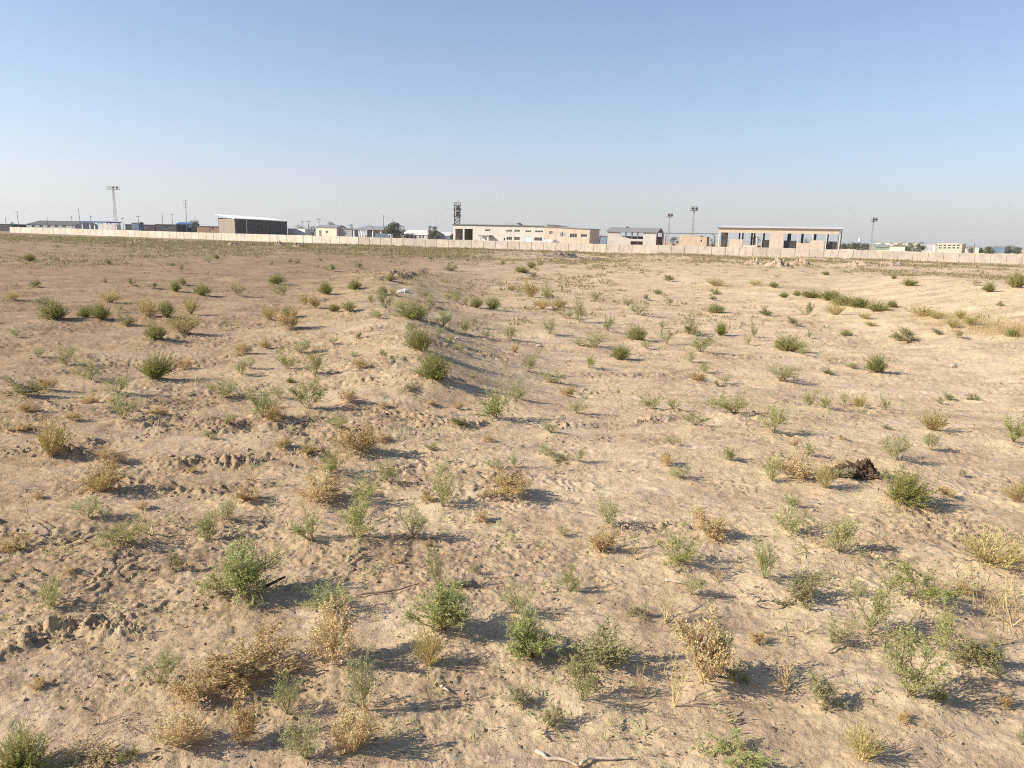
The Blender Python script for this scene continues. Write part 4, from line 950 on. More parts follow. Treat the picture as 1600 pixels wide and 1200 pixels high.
# ------------------------------------------------------------------ concrete panel wall
WALL = [(-150, 372), (15, 345), (560, 258), (1600, 212), (1790, 204)]
def build_wall():
    nodes = [P(a, b) for a, b in WALL]
    nodes[0] = nodes[1]; nodes = nodes[1:]
    base = np.array([nodes[0][0], nodes[0][1], float(macro(nodes[0][0], nodes[0][1]))])
    w = empty('concrete_wall', base, 'long pale concrete panel wall crossing the whole plain', 'wall')
    rr = random.Random(3)
    PL_, H_ = 4.0, 2.62
    mb = MB(); mb.box((PL_ / 2, 0, 1.0), PL_ - 0.13, 0.16, 3.2)
    me = mesh_of('panel', np.array(mb.v), mb.f, MAT['conc'])
    mp = MB(); mp.box((0, 0.06, 0.95), 0.18, 0.14, 3.0); mpost = mesh_of('post', np.array(mp.v), mp.f, MAT['post'])
    for a, b in zip(nodes[:-1], nodes[1:]):
        L = np.hypot(*(b - a)); n = int(L / PL_); e = (b - a) / L; ang = math.atan2(e[1], e[0])
        for i in range(n):
            q = a + e * (i * L / n); c = a + e * ((i + 0.5) * L / n)
            z = float(macro(c[0], c[1])) + rr.uniform(-0.012, 0.012)
            o = link('panel', me, w, (q[0] - base[0], q[1] - base[1], z - base[2]))
            o.rotation_euler = (rr.uniform(-0.012, 0.012), 0, ang + rr.uniform(-0.004, 0.004)); o.scale = (L / n / PL_, 1, 1.0 + rr.uniform(-0.004, 0.004))
            o2 = link('post', mpost, w, (q[0] - base[0], q[1] - base[1] , z - base[2] - 0.04)); o2.rotation_euler = (0, 0, ang)
build_wall()

# ------------------------------------------------------------------ buildings beyond the wall
class Fac:
    """a facade line between two photo columns at given depths; u runs left to right, v away from the camera"""
    def __init__(s, pxl, dl, pxr, dr):
        s.A = P(pxl, dl); B = P(pxr, dr); s.L = float(np.hypot(*(B - s.A))); s.e = (B - s.A) / s.L
        s.n = np.array([-s.e[1], s.e[0]]); s.n = s.n if s.n[1] > 0 else -s.n
        m = (s.A + B) / 2; s.z0 = float(macro(m[0], m[1])); s.o = np.array([s.A[0], s.A[1], s.z0])
    def u(s, px):
        r = ray(px, hor(px)); d = np.array([r[0] / r[1], 1.0])
        M_ = np.array([[s.e[0], -d[0]], [s.e[1], -d[1]]]); sol = np.linalg.solve(M_, -s.A); return float(sol[0])
    def z(s, px, py):
        p = s.A + s.e * s.u(px); return float(Zpix(px, py, p[1]))
    def pt(s, u, v, z): q = s.A + s.e * u + s.n * v; return (q[0], q[1], z)
    def box(s, mb, u0, u1, v0, v1, z0, z1, z1b=None):
        """z1b: top height at u1 when the top slopes along u"""
        zb = z1 if z1b is None else z1b
        mb.hexa([s.pt(u0, v0, z0), s.pt(u1, v0, z0), s.pt(u1, v1, z0), s.pt(u0, v1, z0)], [s.pt(u0, v0, z1), s.pt(u1, v0, zb), s.pt(u1, v1, zb), s.pt(u0, v1, z1)])
    def pbox(s, mb, pxl, pxr, ytop, ybot, v0, v1):
        s.box(mb, s.u(pxl), s.u(pxr), v0, v1, s.z(0.5 * (pxl + pxr), ybot) if ybot else s.z0 - 0.3, s.z(0.5 * (pxl + pxr), ytop))
    def wall(s, mb, u0, u1, z0, z1, v0, v1, ops, z1b=None):
        us = sorted(set([u0, u1] + [q for o in ops for q in o[:2] if u0 < q < u1])); zs = sorted(set([z0, z1] + [q for o in ops for q in o[2:4] if z0 < q < z1]))
        zb = z1 if z1b is None else z1b
        def warp(u, z):
            top = z1 + (zb - z1) * (u - u0) / (u1 - u0); return z if z < z1 - 1e-6 else top
        for a, b in zip(us[:-1], us[1:]):
            for c, d in zip(zs[:-1], zs[1:]):
                mu, mz = (a + b) / 2, (c + d) / 2
                if any(o[0] < mu < o[1] and o[2] < mz < o[3] for o in ops): continue
                mb.hexa([s.pt(a, v0, c), s.pt(b, v0, c), s.pt(b, v1, c), s.pt(a, v1, c)],
                        [s.pt(a, v0, warp(a, d)), s.pt(b, v0, warp(b, d)), s.pt(b, v1, warp(b, d)), s.pt(a, v1, warp(a, d))])
    def op(s, pxl, pxr, ytop, ybot):
        m = 0.5 * (pxl + pxr); return (s.u(pxl), s.u(pxr), s.z(m, ybot) if ybot else s.z0 - 0.2, s.z(m, ytop))
def window(fc, parent, op, bars=2, fm='roofl', v=0.12, mullion=True):
    u0, u1, z0, z1 = op; mb = MB(); t = 0.065
    fc.box(mb, u0, u1, v, v + 0.08, z0, z0 + t); fc.box(mb, u0, u1, v, v + 0.08, z1 - t, z1)
    for k in range(bars + 1):
        uu = u0 + (u1 - u0 - t) * k / bars; fc.box(mb, uu, uu + t, v + 0.004, v + 0.076, z0 + t, z1 - t)
    w = mb.build('window', MAT[fm], parent)
    m2 = MB(); fc.box(m2, u0 + 0.02, u1 - 0.02, v + 0.10, v + 0.13, z0 + 0.02, z1 - 0.02); 
    g = m2.build('pane', MAT['glass'], parent); g.parent = w
def simple(name, label, cat, fc, u0, u1, dep, ztop, wm, rm, roof='flat', rise=0.0, ops=(), group=None, eave=0.35, roofth=0.25, winbars=2, right='same'):
    """small building: four walls with recessed windows, and a roof"""
    mid = fc.pt((u0 + u1) / 2, dep / 2, fc.z0)
    o = empty(name, mid, label, cat, group)
    zb = fc.z0 - 0.4; mb = MB()
    fc.wall(mb, u0, u1, zb, ztop, 0, 0.3, [q[:4] for q in ops])
    fc.box(mb, u0, u0 + 0.3, 0.3, dep - 0.3, zb, ztop); fc.box(mb, u1 - 0.3, u1, 0.3, dep - 0.3, zb, ztop); fc.box(mb, u0, u1, dep - 0.3, dep, zb, ztop)
    mb.build('wall', MAT[wm], o)
    r = MB()
    if roof == 'flat':
        fc.box(r, u0 - eave, u1 + eave, -eave, dep + eave, ztop + 0.003, ztop + roofth)
    elif roof == 'gable':
        e = eave; zr = ztop + rise; th = 0.14
        for (va, vb) in ((-e, dep / 2), (dep + e, dep / 2)):
            za = ztop - rise * e / (dep / 2)
            r.hexa([fc.pt(u0 - e, va, za), fc.pt(u1 + e, va, za), fc.pt(u1 + e, vb, zr), fc.pt(u0 - e, vb, zr)],
                   [fc.pt(u0 - e, va, za + th), fc.pt(u1 + e, va, za + th), fc.pt(u1 + e, vb, zr + th), fc.pt(u0 - e, vb, zr + th)])
        g = MB()
        for uu in (u0 + 0.01, u1 - 0.31):
            a = [fc.pt(uu, 0.0, ztop), fc.pt(uu, dep, ztop), fc.pt(uu, dep / 2, zr - 0.02)]; b = [fc.pt(uu + 0.3, 0.0, ztop), fc.pt(uu + 0.3, dep, ztop), fc.pt(uu + 0.3, dep / 2, zr - 0.02)]
            g.poly(a); g.poly(b[::-1]); g.poly([a[0], a[2], b[2], b[0]]); g.poly([a[2], a[1], b[1], b[2]])
        g.build('gable', MAT[wm], o)
    elif roof == 'hip':
        e = eave; zr = ztop + rise; ins = min(dep / 2, (u1 - u0) * 0.35)
        A_ = [fc.pt(u0 - e, -e, ztop), fc.pt(u1 + e, -e, ztop), fc.pt(u1 + e, dep + e, ztop), fc.pt(u0 - e, dep + e, ztop)]
        R1, R2 = fc.pt(u0 + ins, dep / 2, zr), fc.pt(u1 - ins, dep / 2, zr)
        B_ = [(a[0], a[1], a[2] + 0.12) for a in A_]
        r.poly(A_[::-1]); 
        for i in range(4): r.poly([A_[i], A_[(i + 1) % 4], B_[(i + 1) % 4], B_[i]])
        r.poly([B_[0], B_[1], R2, R1]); r.poly([B_[1], B_[2], R2]); r.poly([B_[2], B_[3], R1, R2]); r.poly([B_[3], B_[0], R1])
    r.build('roof', MAT[rm], o)
    for q in ops:
        if len(q) > 4 and q[4] == 'door':
            m = MB(); fc.box(m, q[0], q[1], 0.12, 0.2, q[2], q[3]); m.build('door', MAT[q[5]], o)
        elif len(q) > 4 and q[4] == 'void': pass
        else: window(fc, o, q[:4], winbars)
    return o

# --- long workshop with brick wing
def workshop():
    fc = Fac(708, 287, 921, 262); D = 17.0
    o = empty('workshop', fc.pt(fc.L / 2, D / 2, fc.z0), 'long whitewashed workshop with open bay, windows and tan brick wing', 'building')
    U = fc.u; zb = fc.z0 - 0.4
    zt = fc.z(722, 351.6); zm = fc.z(850, 354.2); ze = fc.z(921, 358.3)
    ops_m = [fc.op(711.5, 723, 357.5, None), fc.op(725.5, 738.5, 357.5, None)]
    win = [(758, 766, 358.3, 361.5), (791, 800, 359, 362.2), (803.5, 812, 359, 362.4), (821, 829.5, 360, 362.9), (836, 848, 360.2, 363.2),
           (787, 789.2, 371.5, 376), (791.5, 800, 370, 375), (803.5, 812, 370.3, 375.3), (835, 847, 371, 376.2), (749, 752, 370.8, 374)]
    wops = [fc.op(*w) for w in win]
    dop = fc.op(820, 830.5, 370, None)
    mb = MB(); fc.wall(mb, 0, U(850), zb, zt, 0, 0.4, ops_m + wops + [dop], zm)
    fc.box(mb, 0, 0.4, 0.4, D, zb, zt); fc.box(mb, 0.4, U(850), D - 0.4, D, zb, zt, zm)
    fc.box(mb, U(741), U(741) + 0.3, 0.42, D - 0.42, zb, zt - 0.1)
    mb.build('wall', MAT['white'], o)
    for i, w in enumerate(wops): window(fc, o, w, 3 if i not in (5, 9) else 1)
    m = MB(); fc.box(m, dop[0], (dop[0] + dop[1]) / 2 - 0.03, 0.1, 0.18, dop[2], dop[3]); m.build('door', MAT['paleb'], o)
    m = MB(); fc.box(m, (dop[0] + dop[1]) / 2 + 0.03, dop[1], 0.1, 0.18, dop[2], dop[3]); m.build('door', MAT['paleb'], o)
    # brick wing
    wv = [(858, 863, 361, 366), (875.5, 884, 363, 369.5), (890.5, 901, 365, 371), (907.5, 917, 366, 370.3)]
    wo = [fc.op(*w) for w in wv]
    mb = MB(); fc.wall(mb, U(850), fc.L, zb, zm, -0.05, 0.35, wo, ze)
    fc.box(mb, fc.L - 0.4, fc.L, 0.35, 9.5, zb, ze)
    mb.build('brick_wing', MAT['brickw'], o)
    for i, w in enumerate(wo):
        if i == 1: continue      # knocked-out window
        window(fc, o, w, 3)
    m = MB(); fc.box(m, wo[1][0], wo[1][0] + 0.5, 0.05, 0.15, wo[1][2], wo[1][3]); m.build('shutter', MAT['greyp'], o)
    r = MB(); e = 0.4
    r.hexa([fc.pt(-e, -e, zt + .003), fc.pt(U(850), -e, zm + .003), fc.pt(U(850), D + e, zm + .003), fc.pt(-e, D + e, zt + .003)],
           [fc.pt(-e, -e, zt + 0.34), fc.pt(U(850), -e, zm + 0.34), fc.pt(U(850), D + e, zm + 0.34), fc.pt(-e, D + e, zt + 0.34)])
    r.build('roof', MAT['roofd'], o)
    r = MB(); u8 = U(850) + 0.02
    r.hexa([fc.pt(u8, -e, zm + .003), fc.pt(fc.L + e, -e, ze + .003), fc.pt(fc.L + e, 9.6, ze + .003), fc.pt(u8, 9.6, zm + .003)],
           [fc.pt(u8, -e, zm + 0.30), fc.pt(fc.L + e, -e, ze + 0.26), fc.pt(fc.L + e, 9.6, ze + 0.26), fc.pt(u8, 9.6, zm + 0.30)])
    r.build('wing_roof', MAT['roofg'], o)
    r = MB(); fc.box(r, U(851), U(874), 2.0, 9.0, zm + 0.3, zm + 0.85, zm + 0.35); r.build('roof_hatch', MAT['roofd'], o)
    # roof ventilator
    r = MB(); a, b = U(779), U(800); z = zt + 0.3
    r.hexa([fc.pt(a, 4, z), fc.pt(b + 1.2, 4, z - .3), fc.pt(b + 1.2, 8, z - .3), fc.pt(a, 8, z)], [fc.pt(a + 0.5, 4.6, z + 0.95), fc.pt(b - 0.5, 4.6, z + 0.9), fc.pt(b - 0.5, 7.4, z + 0.9), fc.pt(a + 0.5, 7.4, z + 0.95)])
    r.build('roof_ventilator', MAT['roofg'], o)
    # porch
    r = MB(); fc.pbox(r, 752.5, 769.5, 367.3, 369.6, -2.6, -0.06); r.build('porch_roof', MAT['roofg'], o)
    r = MB(); fc.pbox(r, 754.5, 755.6, 369.7, None, -2.5, -2.2); fc.pbox(r, 766.6, 768, 369.7, None, -2.5, -2.2); fc.pbox(r, 755.6, 766.6, 370.3, None, -0.3, -0.06); r.build('porch_wall', MAT['wp'], o)
    # rubble inside the open bay
workshop()
def tank_trailer():
    fc = Fac(850, 256, 873, 255); c = fc.pt(fc.L / 2, 1.2, fc.z(861, 377.4))
    o = empty('tank_trailer', (c[0], c[1], fc.z0), 'pale rounded tank trailer parked before the brick wing', 'trailer')
    mb = MB(); L = fc.L
    prof = [(0.0, 0.55), (0.35, 0.95), (0.8, 1.05), (L - 0.8, 1.05), (L - 0.35, 0.9), (L, 0.5)]
    for (a, ra), (b, rb_) in zip(prof[:-1], prof[1:]): mb.tube(fc.pt(a, 1.2, c[2]), fc.pt(b, 1.2, c[2]), ra * 0.62, rb_ * 0.62, 14)
    mb.build('tank', MAT['roofl'], o, True)
    mb = MB(); fc.box(mb, 0.6, L - 0.4, 0.75, 1.65, c[2] - 0.95, c[2] - 0.66); mb.build('chassis', MAT['steel'], o)
    for uu in (1.0, 2.0, L - 1.2):
        for vv in (0.45, 1.95):
            m = MB(); m.tube(fc.pt(uu, vv - 0.14, fc.z0 + 0.48), fc.pt(uu, vv + 0.14, fc.z0 + 0.48), 0.48, 0.48, 14); m.build('wheel', MAT['tyre'], o)
    m = MB(); m.tube(fc.pt(1.0, 1.2, fc.z0 + 0.5), fc.pt(1.0, 1.2, c[2] - 0.7), 0.15); m.tube(fc.pt(L - 1.2, 1.2, fc.z0 + 0.5), fc.pt(L - 1.2, 1.2, c[2] - 0.7), 0.15); m.build('axle_mount', MAT['steel'], o)
tank_trailer()

# --- steel tower with two tanks beside the workshop
def tank_tower():
    d = 300.0; c2 = P(714.2, d); zg = float(macro(c2[0], c2[1])); Z = lambda y: float(Zpix(714, y, d)); m = d / F
    o = empty('tank_tower', (c2[0], c2[1], zg), 'steel lattice tower with two dark tanks and railed platforms beside the workshop', 'tower')
    hw = 4.1 * m
    mb = MB()
    for sx in (-1, 1):
        for sy in (-1, 1): mb.tube((c2[0] + sx * hw, c2[1] + sy * hw, zg - 0.3), (c2[0] + sx * hw * 0.95, c2[1] + sy * hw * 0.95, Z(321)), 0.14)
    zs = [zg + 0.5, zg + 3.5, Z(358), Z(350), Z(344), Z(338.3)]
    for a, b in zip(zs[:-1], zs[1:]):
        for sx, sy, tx, ty in ((-1, -1, 1, -1), (1, -1, 1, 1), (1, 1, -1, 1), (-1, 1, -1, -1)):
            mb.tube((c2[0] + sx * hw, c2[1] + sy * hw, a), (c2[0] + tx * hw, c2[1] + ty * hw, b), 0.07, n=4); mb.tube((c2[0] + tx * hw, c2[1] + ty * hw, a), (c2[0] + sx * hw, c2[1] + sy * hw, b), 0.07, n=4)
            mb.tube((c2[0] + sx * hw, c2[1] + sy * hw, b), (c2[0] + tx * hw, c2[1] + ty * hw, b), 0.08, n=4)
    mb.build('frame', MAT['steel'], o)
    for y0, y1 in ((328.3, 323.0), (337.6, 331.2)):
        t = MB(); t.tube((c2[0] + 0.2, c2[1], Z(y0)), (c2[0] + 0.2, c2[1], Z(y1)), 2.9 * m, 2.9 * m, 14); t.tube((c2[0] + 0.2, c2[1], Z(y1)), (c2[0] + 0.2, c2[1], Z(y1 - 0.8)), 3.3 * m, 1.0 * m, 14); t.build('tank', MAT['rust'], o)
    for y, w in ((329.4, 5.4), (338.6, 5.4), (320.8, 5.0)):
        p = MB(); w_ = w * m; p.box((c2[0], c2[1], Z(y)), 2 * w_, 2 * w_, 0.22); pl = p.build('platform', MAT['steel'], o)
        r = MB(); q = [(-1, -1), (1, -1), (1, 1), (-1, 1)]; hh = 1.15
        for i in range(4):
            a = q[i]; b = q[(i + 1) % 4]
            for k in range(3):
                t = k / 3; x = c2[0] + w_ * .97 * (a[0] + (b[0] - a[0]) * t); y_ = c2[1] + w_ * .97 * (a[1] + (b[1] - a[1]) * t); r.tube((x, y_, Z(y) + 0.1), (x, y_, Z(y) + hh), 0.05, n=4)
            for zz in (hh, hh * 0.55): r.tube((c2[0] + w_ * .97 * a[0], c2[1] + w_ * .97 * a[1], Z(y) + zz), (c2[0] + w_ * .97 * b[0], c2[1] + w_ * .97 * b[1], Z(y) + zz), 0.045, n=4)
        g = r.build('railing', MAT['steell'], o)
    a = MB(); a.tube((c2[0] + 0.3, c2[1], Z(320.6)), (c2[0] + 0.3, c2[1], Z(312.5)), 0.06); a.build('aerial', MAT['steel'], o)
tank_tower()

# --- floodlight masts
def mast(px_top, px_base, ytop, d, label, wcage, lamps, hw=0.9):
    """lattice mast with a railed lamp platform"""
    c2 = P(px_base, d); zg = float(macro(c2[0], c2[1])); zt = float(Zpix(px_top, ytop, d)); m = d / F
    o = empty('floodlight_mast', (c2[0], c2[1], zg), label, 'mast', 'floodlight masts')
    mb = MB(); x, y = c2; q = [(-1, -1), (1, -1), (1, 1), (-1, 1)]; n = 9; zp = zt - 1.5
    W = lambda t: hw * (1 - 0.62 * t)
    for a in q: mb.tube((x + a[0] * W(0), y + a[1] * W(0), zg - 0.3), (x + a[0] * W(1), y + a[1] * W(1), zp), 0.06, 0.05, 5)
    for k in range(n):
        t0, t1 = k / n, (k + 1) / n; z0, z1 = zg + (zp - zg) * t0, zg + (zp - zg) * t1
        for i in range(4):
            a, b = q[i], q[(i + 1) % 4]
            s0, s1 = (a, b) if k % 2 else (b, a)
            mb.tube((x + s0[0] * W(t0), y + s0[1] * W(t0), z0), (x + s1[0] * W(t1), y + s1[1] * W(t1), z1), 0.03, n=4)
            mb.tube((x + a[0] * W(t1), y + a[1] * W(t1), z1), (x + b[0] * W(t1), y + b[1] * W(t1), z1), 0.045, n=4)
    mb.build('lattice', MAT['steell'], o)
    w = wcage * m / 2; dd = 0.9
    p = MB(); p.box((x, y, zp + 0.08), 2 * w, 2 * dd, 0.16); p.build('platform', MAT['steel'], o)
    r = MB()
    for sx in (-1, -0.5, 0, 0.5, 1):
        for sy in (-1, 1): r.tube((x + sx * w * .97, y + sy * dd * .95, zp + 0.16), (x + sx * w * .97, y + sy * dd * .95, zt), 0.05, n=4)
    for zz in (zt, (zt + zp) / 2):
        for sy in (-1, 1): r.tube((x - w * .97, y + sy * dd * .95, zz), (x + w * .97, y + sy * dd * .95, zz), 0.045, n=4)
        for sx in (-1, 1): r.tube((x + sx * w * .97, y - dd * .95, zz), (x + sx * w * .97, y + dd * .95, zz), 0.045, n=4)
    r.build('railing', MAT['steell'], o)
    for f in lamps:
        l = MB(); l.tube((x + f * w, y - dd - 0.35, zp + 0.75), (x + f * w, y - dd + 0.25, zp + 0.85), 0.50, 0.30, 12); l.tube((x + f * w, y - dd + 0.1, zp + 0.15), (x + f * w, y - dd + 0.1, zp + 0.8), 0.06); l.build('floodlight', MAT['steel'], o)
mast(178.2, 181.8, 291.0, 372, 'tall lattice floodlight mast with two lamps, far left behind the wall', 18, (0.25, 0.85), 0.72)
mast(1085.5, 1081, 323.0, 288, 'taller of the two floodlight masts between the halls', 11, (-0.5, 0.5), 0.52)
mast(1047, 1044, 333.5, 330, 'shorter floodlight mast right of the grey-gabled building', 8, (-0.5, 0.5), 0.45)
mast(1364.5, 1360.5, 340.0, 300, 'thin floodlight mast right of the open hall', 7, (-0.6, 0.6), 0.42)

# --- large warehouse with white monopitch roof
def warehouse():
    A = P(368, 330); R = P(449, 363); L = P(342, 343)
    zg = float(macro(A[0], A[1])); zf = float(Zpix(368, 342.2, 330)); zfr = float(Zpix(449, 346.2, 363)); 
    B = R + (L - A)
    o = empty('warehouse', (A[0], A[1], zg), 'large dark warehouse with a white sloping roof and tan end wall', 'building')
    def slab(p, q, z0, zp, zq, t, name, mat, inset=0.0):
        e = (q - p) / np.hypot(*(q - p)); n = np.array([-e[1], e[0]]); c = (A + R + L + B) / 4
        if np.dot(c - p, n) < 0: n = -n
        p = p + e * inset; q = q - e * inset
        mb = MB(); mb.hexa([(*p, z0), (*q, z0), (*(q + n * t), z0), (*(p + n * t), z0)], [(*p, zp), (*q, zq), (*(q + n * t), zq), (*(p + n * t), zp)])
        return mb.build(name, mat, o)
    f = slab(A, R, zg - 0.4, zf, zfr, 0.3, 'front_wall', MAT['dark'])  # shadowed front, its shade carried by the dark colour
    slab(L, A, zg - 0.4, zf + 0.02, zf + 0.02, 0.3, 'end_wall', MAT['tan'], 0.31); slab(R, B, zg - 0.4, zfr, zfr + 0.3, 0.3, 'end_wall', MAT['dark'], 0.31); slab(L, B, zg - 0.4, zf + 0.5, zfr + 0.5, 0.3, 'back_wall', MAT['dark'])
    e = (R - A) / np.hypot(*(R - A)); n = (L - A) / np.hypot(*(L - A))
    k = MB()
    for i in range(1, 14):      # sheet ribs
        p = A + e * (i * np.hypot(*(R - A)) / 14) - n * 0.06; k.tube((*p, zg), (*p, zf + (zfr - zf) * i / 14 - 0.1), 0.07, n=4)
    k.build('wall_ribs', MAT['dark'], o)
    p = A + e * (np.hypot(*(R - A)) * 0.20) - n * 0.22; k = MB(); k.tube((*p, zg), (*p, zf - 0.3), 0.20, n=6); k.build('downpipe', MAT['wp'], o)
    zbk = float(Zpix(337.5, 335.6, 347)); rf = MB()
    fa, fb = A - e * 0.8 - n * 0.7, R + e * 0.5 - n * 0.7; bb, ba = B + n * 1.2 + e * 0.5, L + n * 1.6 - e * 0.8
    zz = [(fa, zf + 0.05), (fb, zfr + 0.05), (bb, zfr + (zbk - zf) * 0.8), (ba, zbk)]
    rf.hexa([(*q, z) for q, z in zz], [(*q, z + 0.28) for q, z in zz]); rf.build('roof', MAT['roofw'], o)
    t = MB()
    for s in (0.0, 0.25, 0.5, 0.75, 1.0):
        q = A + (L - A) * s; zr = zf + 0.05 + (zbk - zf) * (s * 0.93); t.tube((*(q + e * 0.1), zf - 0.2), (*(q + e * 0.1), zr), 0.09, n=4)
    t.build('roof_truss', MAT['steell'], o)
warehouse()

# --- half-built gabled building
def gabled():
    fc = Fac(949, 292, 1025, 285); D = 11.0; U = fc.u; zb = fc.z0 - 0.4; ze = fc.z(985, 362.2); zr = ze + 1.55
    o = empty('half_built_house', fc.pt(fc.L / 2, D / 2, fc.z0), 'half-built white block building under a grey gabled roof', 'building')
    mb = MB()
    fc.box(mb, 0, U(968.3), 0, 0.4, zb, ze); 
    fc.box(mb, U(968.3), U(985.5), 0, 0.4, zb, fc.z(968, 368.7), fc.z(985, 373.2)); fc.box(mb, U(985.5), U(1004.5), 0, 0.4, fc.z(995, 377), fc.z(995, 373.4))
    fc.box(mb, U(1004.5), fc.L, 0, 0.4, zb, ze); fc.box(mb, 0, 0.4, 0.4, D, zb, ze - 0.6); fc.box(mb, 0.4, U(985), D - 0.4, D, zb, ze - 1.6)
    mb.build('wall', MAT['white'], o)
    m = MB(); fc.box(m, U(985), fc.L, D - 0.4, D, zb, ze - 1.6); fc.box(m, U(968), fc.L, 4.5, 4.8, zb, ze - 2.5); m.build('inner_wall', MAT['brown'], o)
    for px in (977, 986.5, 995.5):
        c = MB(); fc.box(c, U(px) - 0.18, U(px) + 0.18, 0.45, 0.85, zb, ze); c.build('column', MAT['steel'], o)
    r = MB(); e = 0.6
    for va, vb in ((-e, D / 2), (D + e, D / 2)):
        za = ze - 0.1; r.hexa([fc.pt(-e, va, za), fc.pt(fc.L + e, va, za), fc.pt(fc.L + e, vb, zr), fc.pt(-e, vb, zr)], [fc.pt(-e, va, za + .15), fc.pt(fc.L + e, va, za + .15), fc.pt(fc.L + e, vb, zr + .15), fc.pt(-e, vb, zr + .15)])
    r.build('roof', MAT['roofg'], o)
    g = MB(); a = [fc.pt(fc.L - 0.2, 0.1, ze), fc.pt(fc.L - 0.2, D - 0.1, ze), fc.pt(fc.L - 0.2, D / 2, zr - 0.03)]; g.poly(a); g.poly([(p[0] - 0.2 * fc.e[0], p[1] - 0.2 * fc.e[1], p[2]) for p in a][::-1]); g.build('gable', MAT['dark'], o)
    w = MB(); fc.box(w, fc.L - 0.35, fc.L - 0.05, 0.45, D, zb, zb + 3.2); w.build('side_wall', MAT['blueg'], o)
    for vv in (0.6, D - 0.5):
        c = MB(); fc.box(c, fc.L + 0.02, fc.L + 0.38, vv, vv + 0.35, zb, ze - 0.15); c.build('post', MAT['redp'], o)
    v = MB(); fc.box(v, U(972), U(976), D / 2 - 0.4, D / 2 + 0.4, zr + 0.1, zr + 0.5); v.build('roof_vent', MAT['steel'], o)
gabled()

# --- open-sided hall on the right
def open_hall():
    fc = Fac(1121.5, 268, 1312.5, 252); D = 14.0; U = fc.u; zb = fc.z0 - 0.4
    ze = fc.z(1215, 357.6); zl = fc.z(1215, 364.6)
    o = empty('open_hall', fc.pt(fc.L / 2, D / 2, fc.z0), 'long unfinished hall with open bays and a flat tan roof at the right', 'building')
    mb = MB(); fc.box(mb, 0, fc.L - 0.5, 0, 0.4, zl, ze); mb.build('front_beam', MAT['brickw'], o)
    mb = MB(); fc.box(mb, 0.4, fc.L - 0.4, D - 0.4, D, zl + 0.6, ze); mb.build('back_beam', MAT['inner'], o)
    r = MB(); e = 0.45
    r.hexa([fc.pt(-e, -e, ze + .003), fc.pt(fc.L + e, -e, ze + .003), fc.pt(fc.L + e, D + e, ze + 0.9), fc.pt(-e, D + e, ze + .9)], [fc.pt(-e, -e, ze + 0.26), fc.pt(fc.L + e, -e, ze + 0.26), fc.pt(fc.L + e, D + e, ze + 1.15), fc.pt(-e, D + e, ze + 1.15)])
    r.build('roof', MAT['roofl'], o)
    m = MB(); fc.box(m, -e, fc.L + e, -e - 0.06, -e - 0.002, ze - 0.08, ze + 0.24); m.build('roof_edge', MAT['roofd'], o)
    m = MB(); fc.box(m, U(1201.7), U(1223.3), 0, 0.4, zb, zl - 0.003); m.build('brick_panel', MAT['brickw'], o)
    for a, b, yt, nm, mt in ((1139.7, 1160.3, 374, 'low_wall', 'brickw'), (1161, 1180.6, 383.2, 'low_wall', 'white'), (1244.2, 1265, 380, 'low_wall', 'brickw'), (1265.4, 1287.2, 375.6, 'low_wall', 'brickw')):
        m = MB(); fc.box(m, U(a), U(b), 0.02, 0.38, zb, fc.z((a + b) / 2, yt)); m.build(nm, MAT[mt], o)
    for a, w in ((1121.6, 2.2), (1180.8, 2.0), (1245.0, 1.6), (1267.4, 1.6), (1289.2, 1.6), (1309.4, 1.8)):
        m = MB(); fc.box(m, U(a), U(a + w), 0.03, 0.42, zb, zl - 0.003); m.build('front_column', MAT['white'], o)
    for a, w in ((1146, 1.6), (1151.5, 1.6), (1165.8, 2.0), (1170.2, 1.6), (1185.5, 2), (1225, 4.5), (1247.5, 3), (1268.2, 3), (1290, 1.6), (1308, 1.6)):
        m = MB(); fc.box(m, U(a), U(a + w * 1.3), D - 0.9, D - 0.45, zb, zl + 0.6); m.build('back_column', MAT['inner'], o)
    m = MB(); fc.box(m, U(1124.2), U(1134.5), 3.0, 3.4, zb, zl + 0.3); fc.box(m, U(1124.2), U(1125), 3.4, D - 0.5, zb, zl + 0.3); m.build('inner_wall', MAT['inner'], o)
    for a, b, yt in ((1190, 1201.2, 375), (1224, 1243.2, 375.8), (1288.4, 1307.6, 377.2)):
        m = MB(); fc.box(m, U(a), U(b), 1.5, 4.0, zb, fc.z((a + b) / 2, yt)); m.build('dark_booth', MAT['char'], o)
    m = MB(); fc.box(m, fc.L - 0.05, fc.L + 0.25, 0.5, 0.9, zb, ze); m.build('dark_edge_strip', MAT['steel'], o)  # thin dark strip along the right edge of the hall
open_hall()

# --- overhead pipe between the gabled building and the hall
def pipe():
    fc = Fac(1033, 287, 1121, 270); z = fc.z(1075, 364.6)
    o = empty('overhead_pipe', fc.pt(0, 0, fc.z0), 'dark overhead pipe spanning from the gabled building to the hall', 'pipe')
    m = MB(); m.tube(fc.pt(0, 0, z), fc.pt(fc.u(1112), 0, z), 0.16, n=8); m.tube(fc.pt(fc.u(1112), 0, z), fc.pt(fc.L, 0, z), 0.13, n=8); m.build('pipe_run', MAT['steel'], o)
    u = fc.u(1112); q = [(u, z), (u + 0.7, z - 0.5), (u + 1.1, z - 1.3), (u + 1.2, fc.z0)]
    m = MB()
    for a, b in zip(q[:-1], q[1:]): m.tube(fc.pt(a[0], 0, a[1]), fc.pt(b[0], 0, b[1]), 0.2, n=8)
    m.build('down_bend', MAT['steel'], o)
    for px in (1036, 1040):
        m = MB(); m.tube(fc.pt(fc.u(px), 0, fc.z0 - 0.3), fc.pt(fc.u(px), 0, z - 0.15), 0.16, n=6); m.build('support', MAT['redp'], o)
pipe()
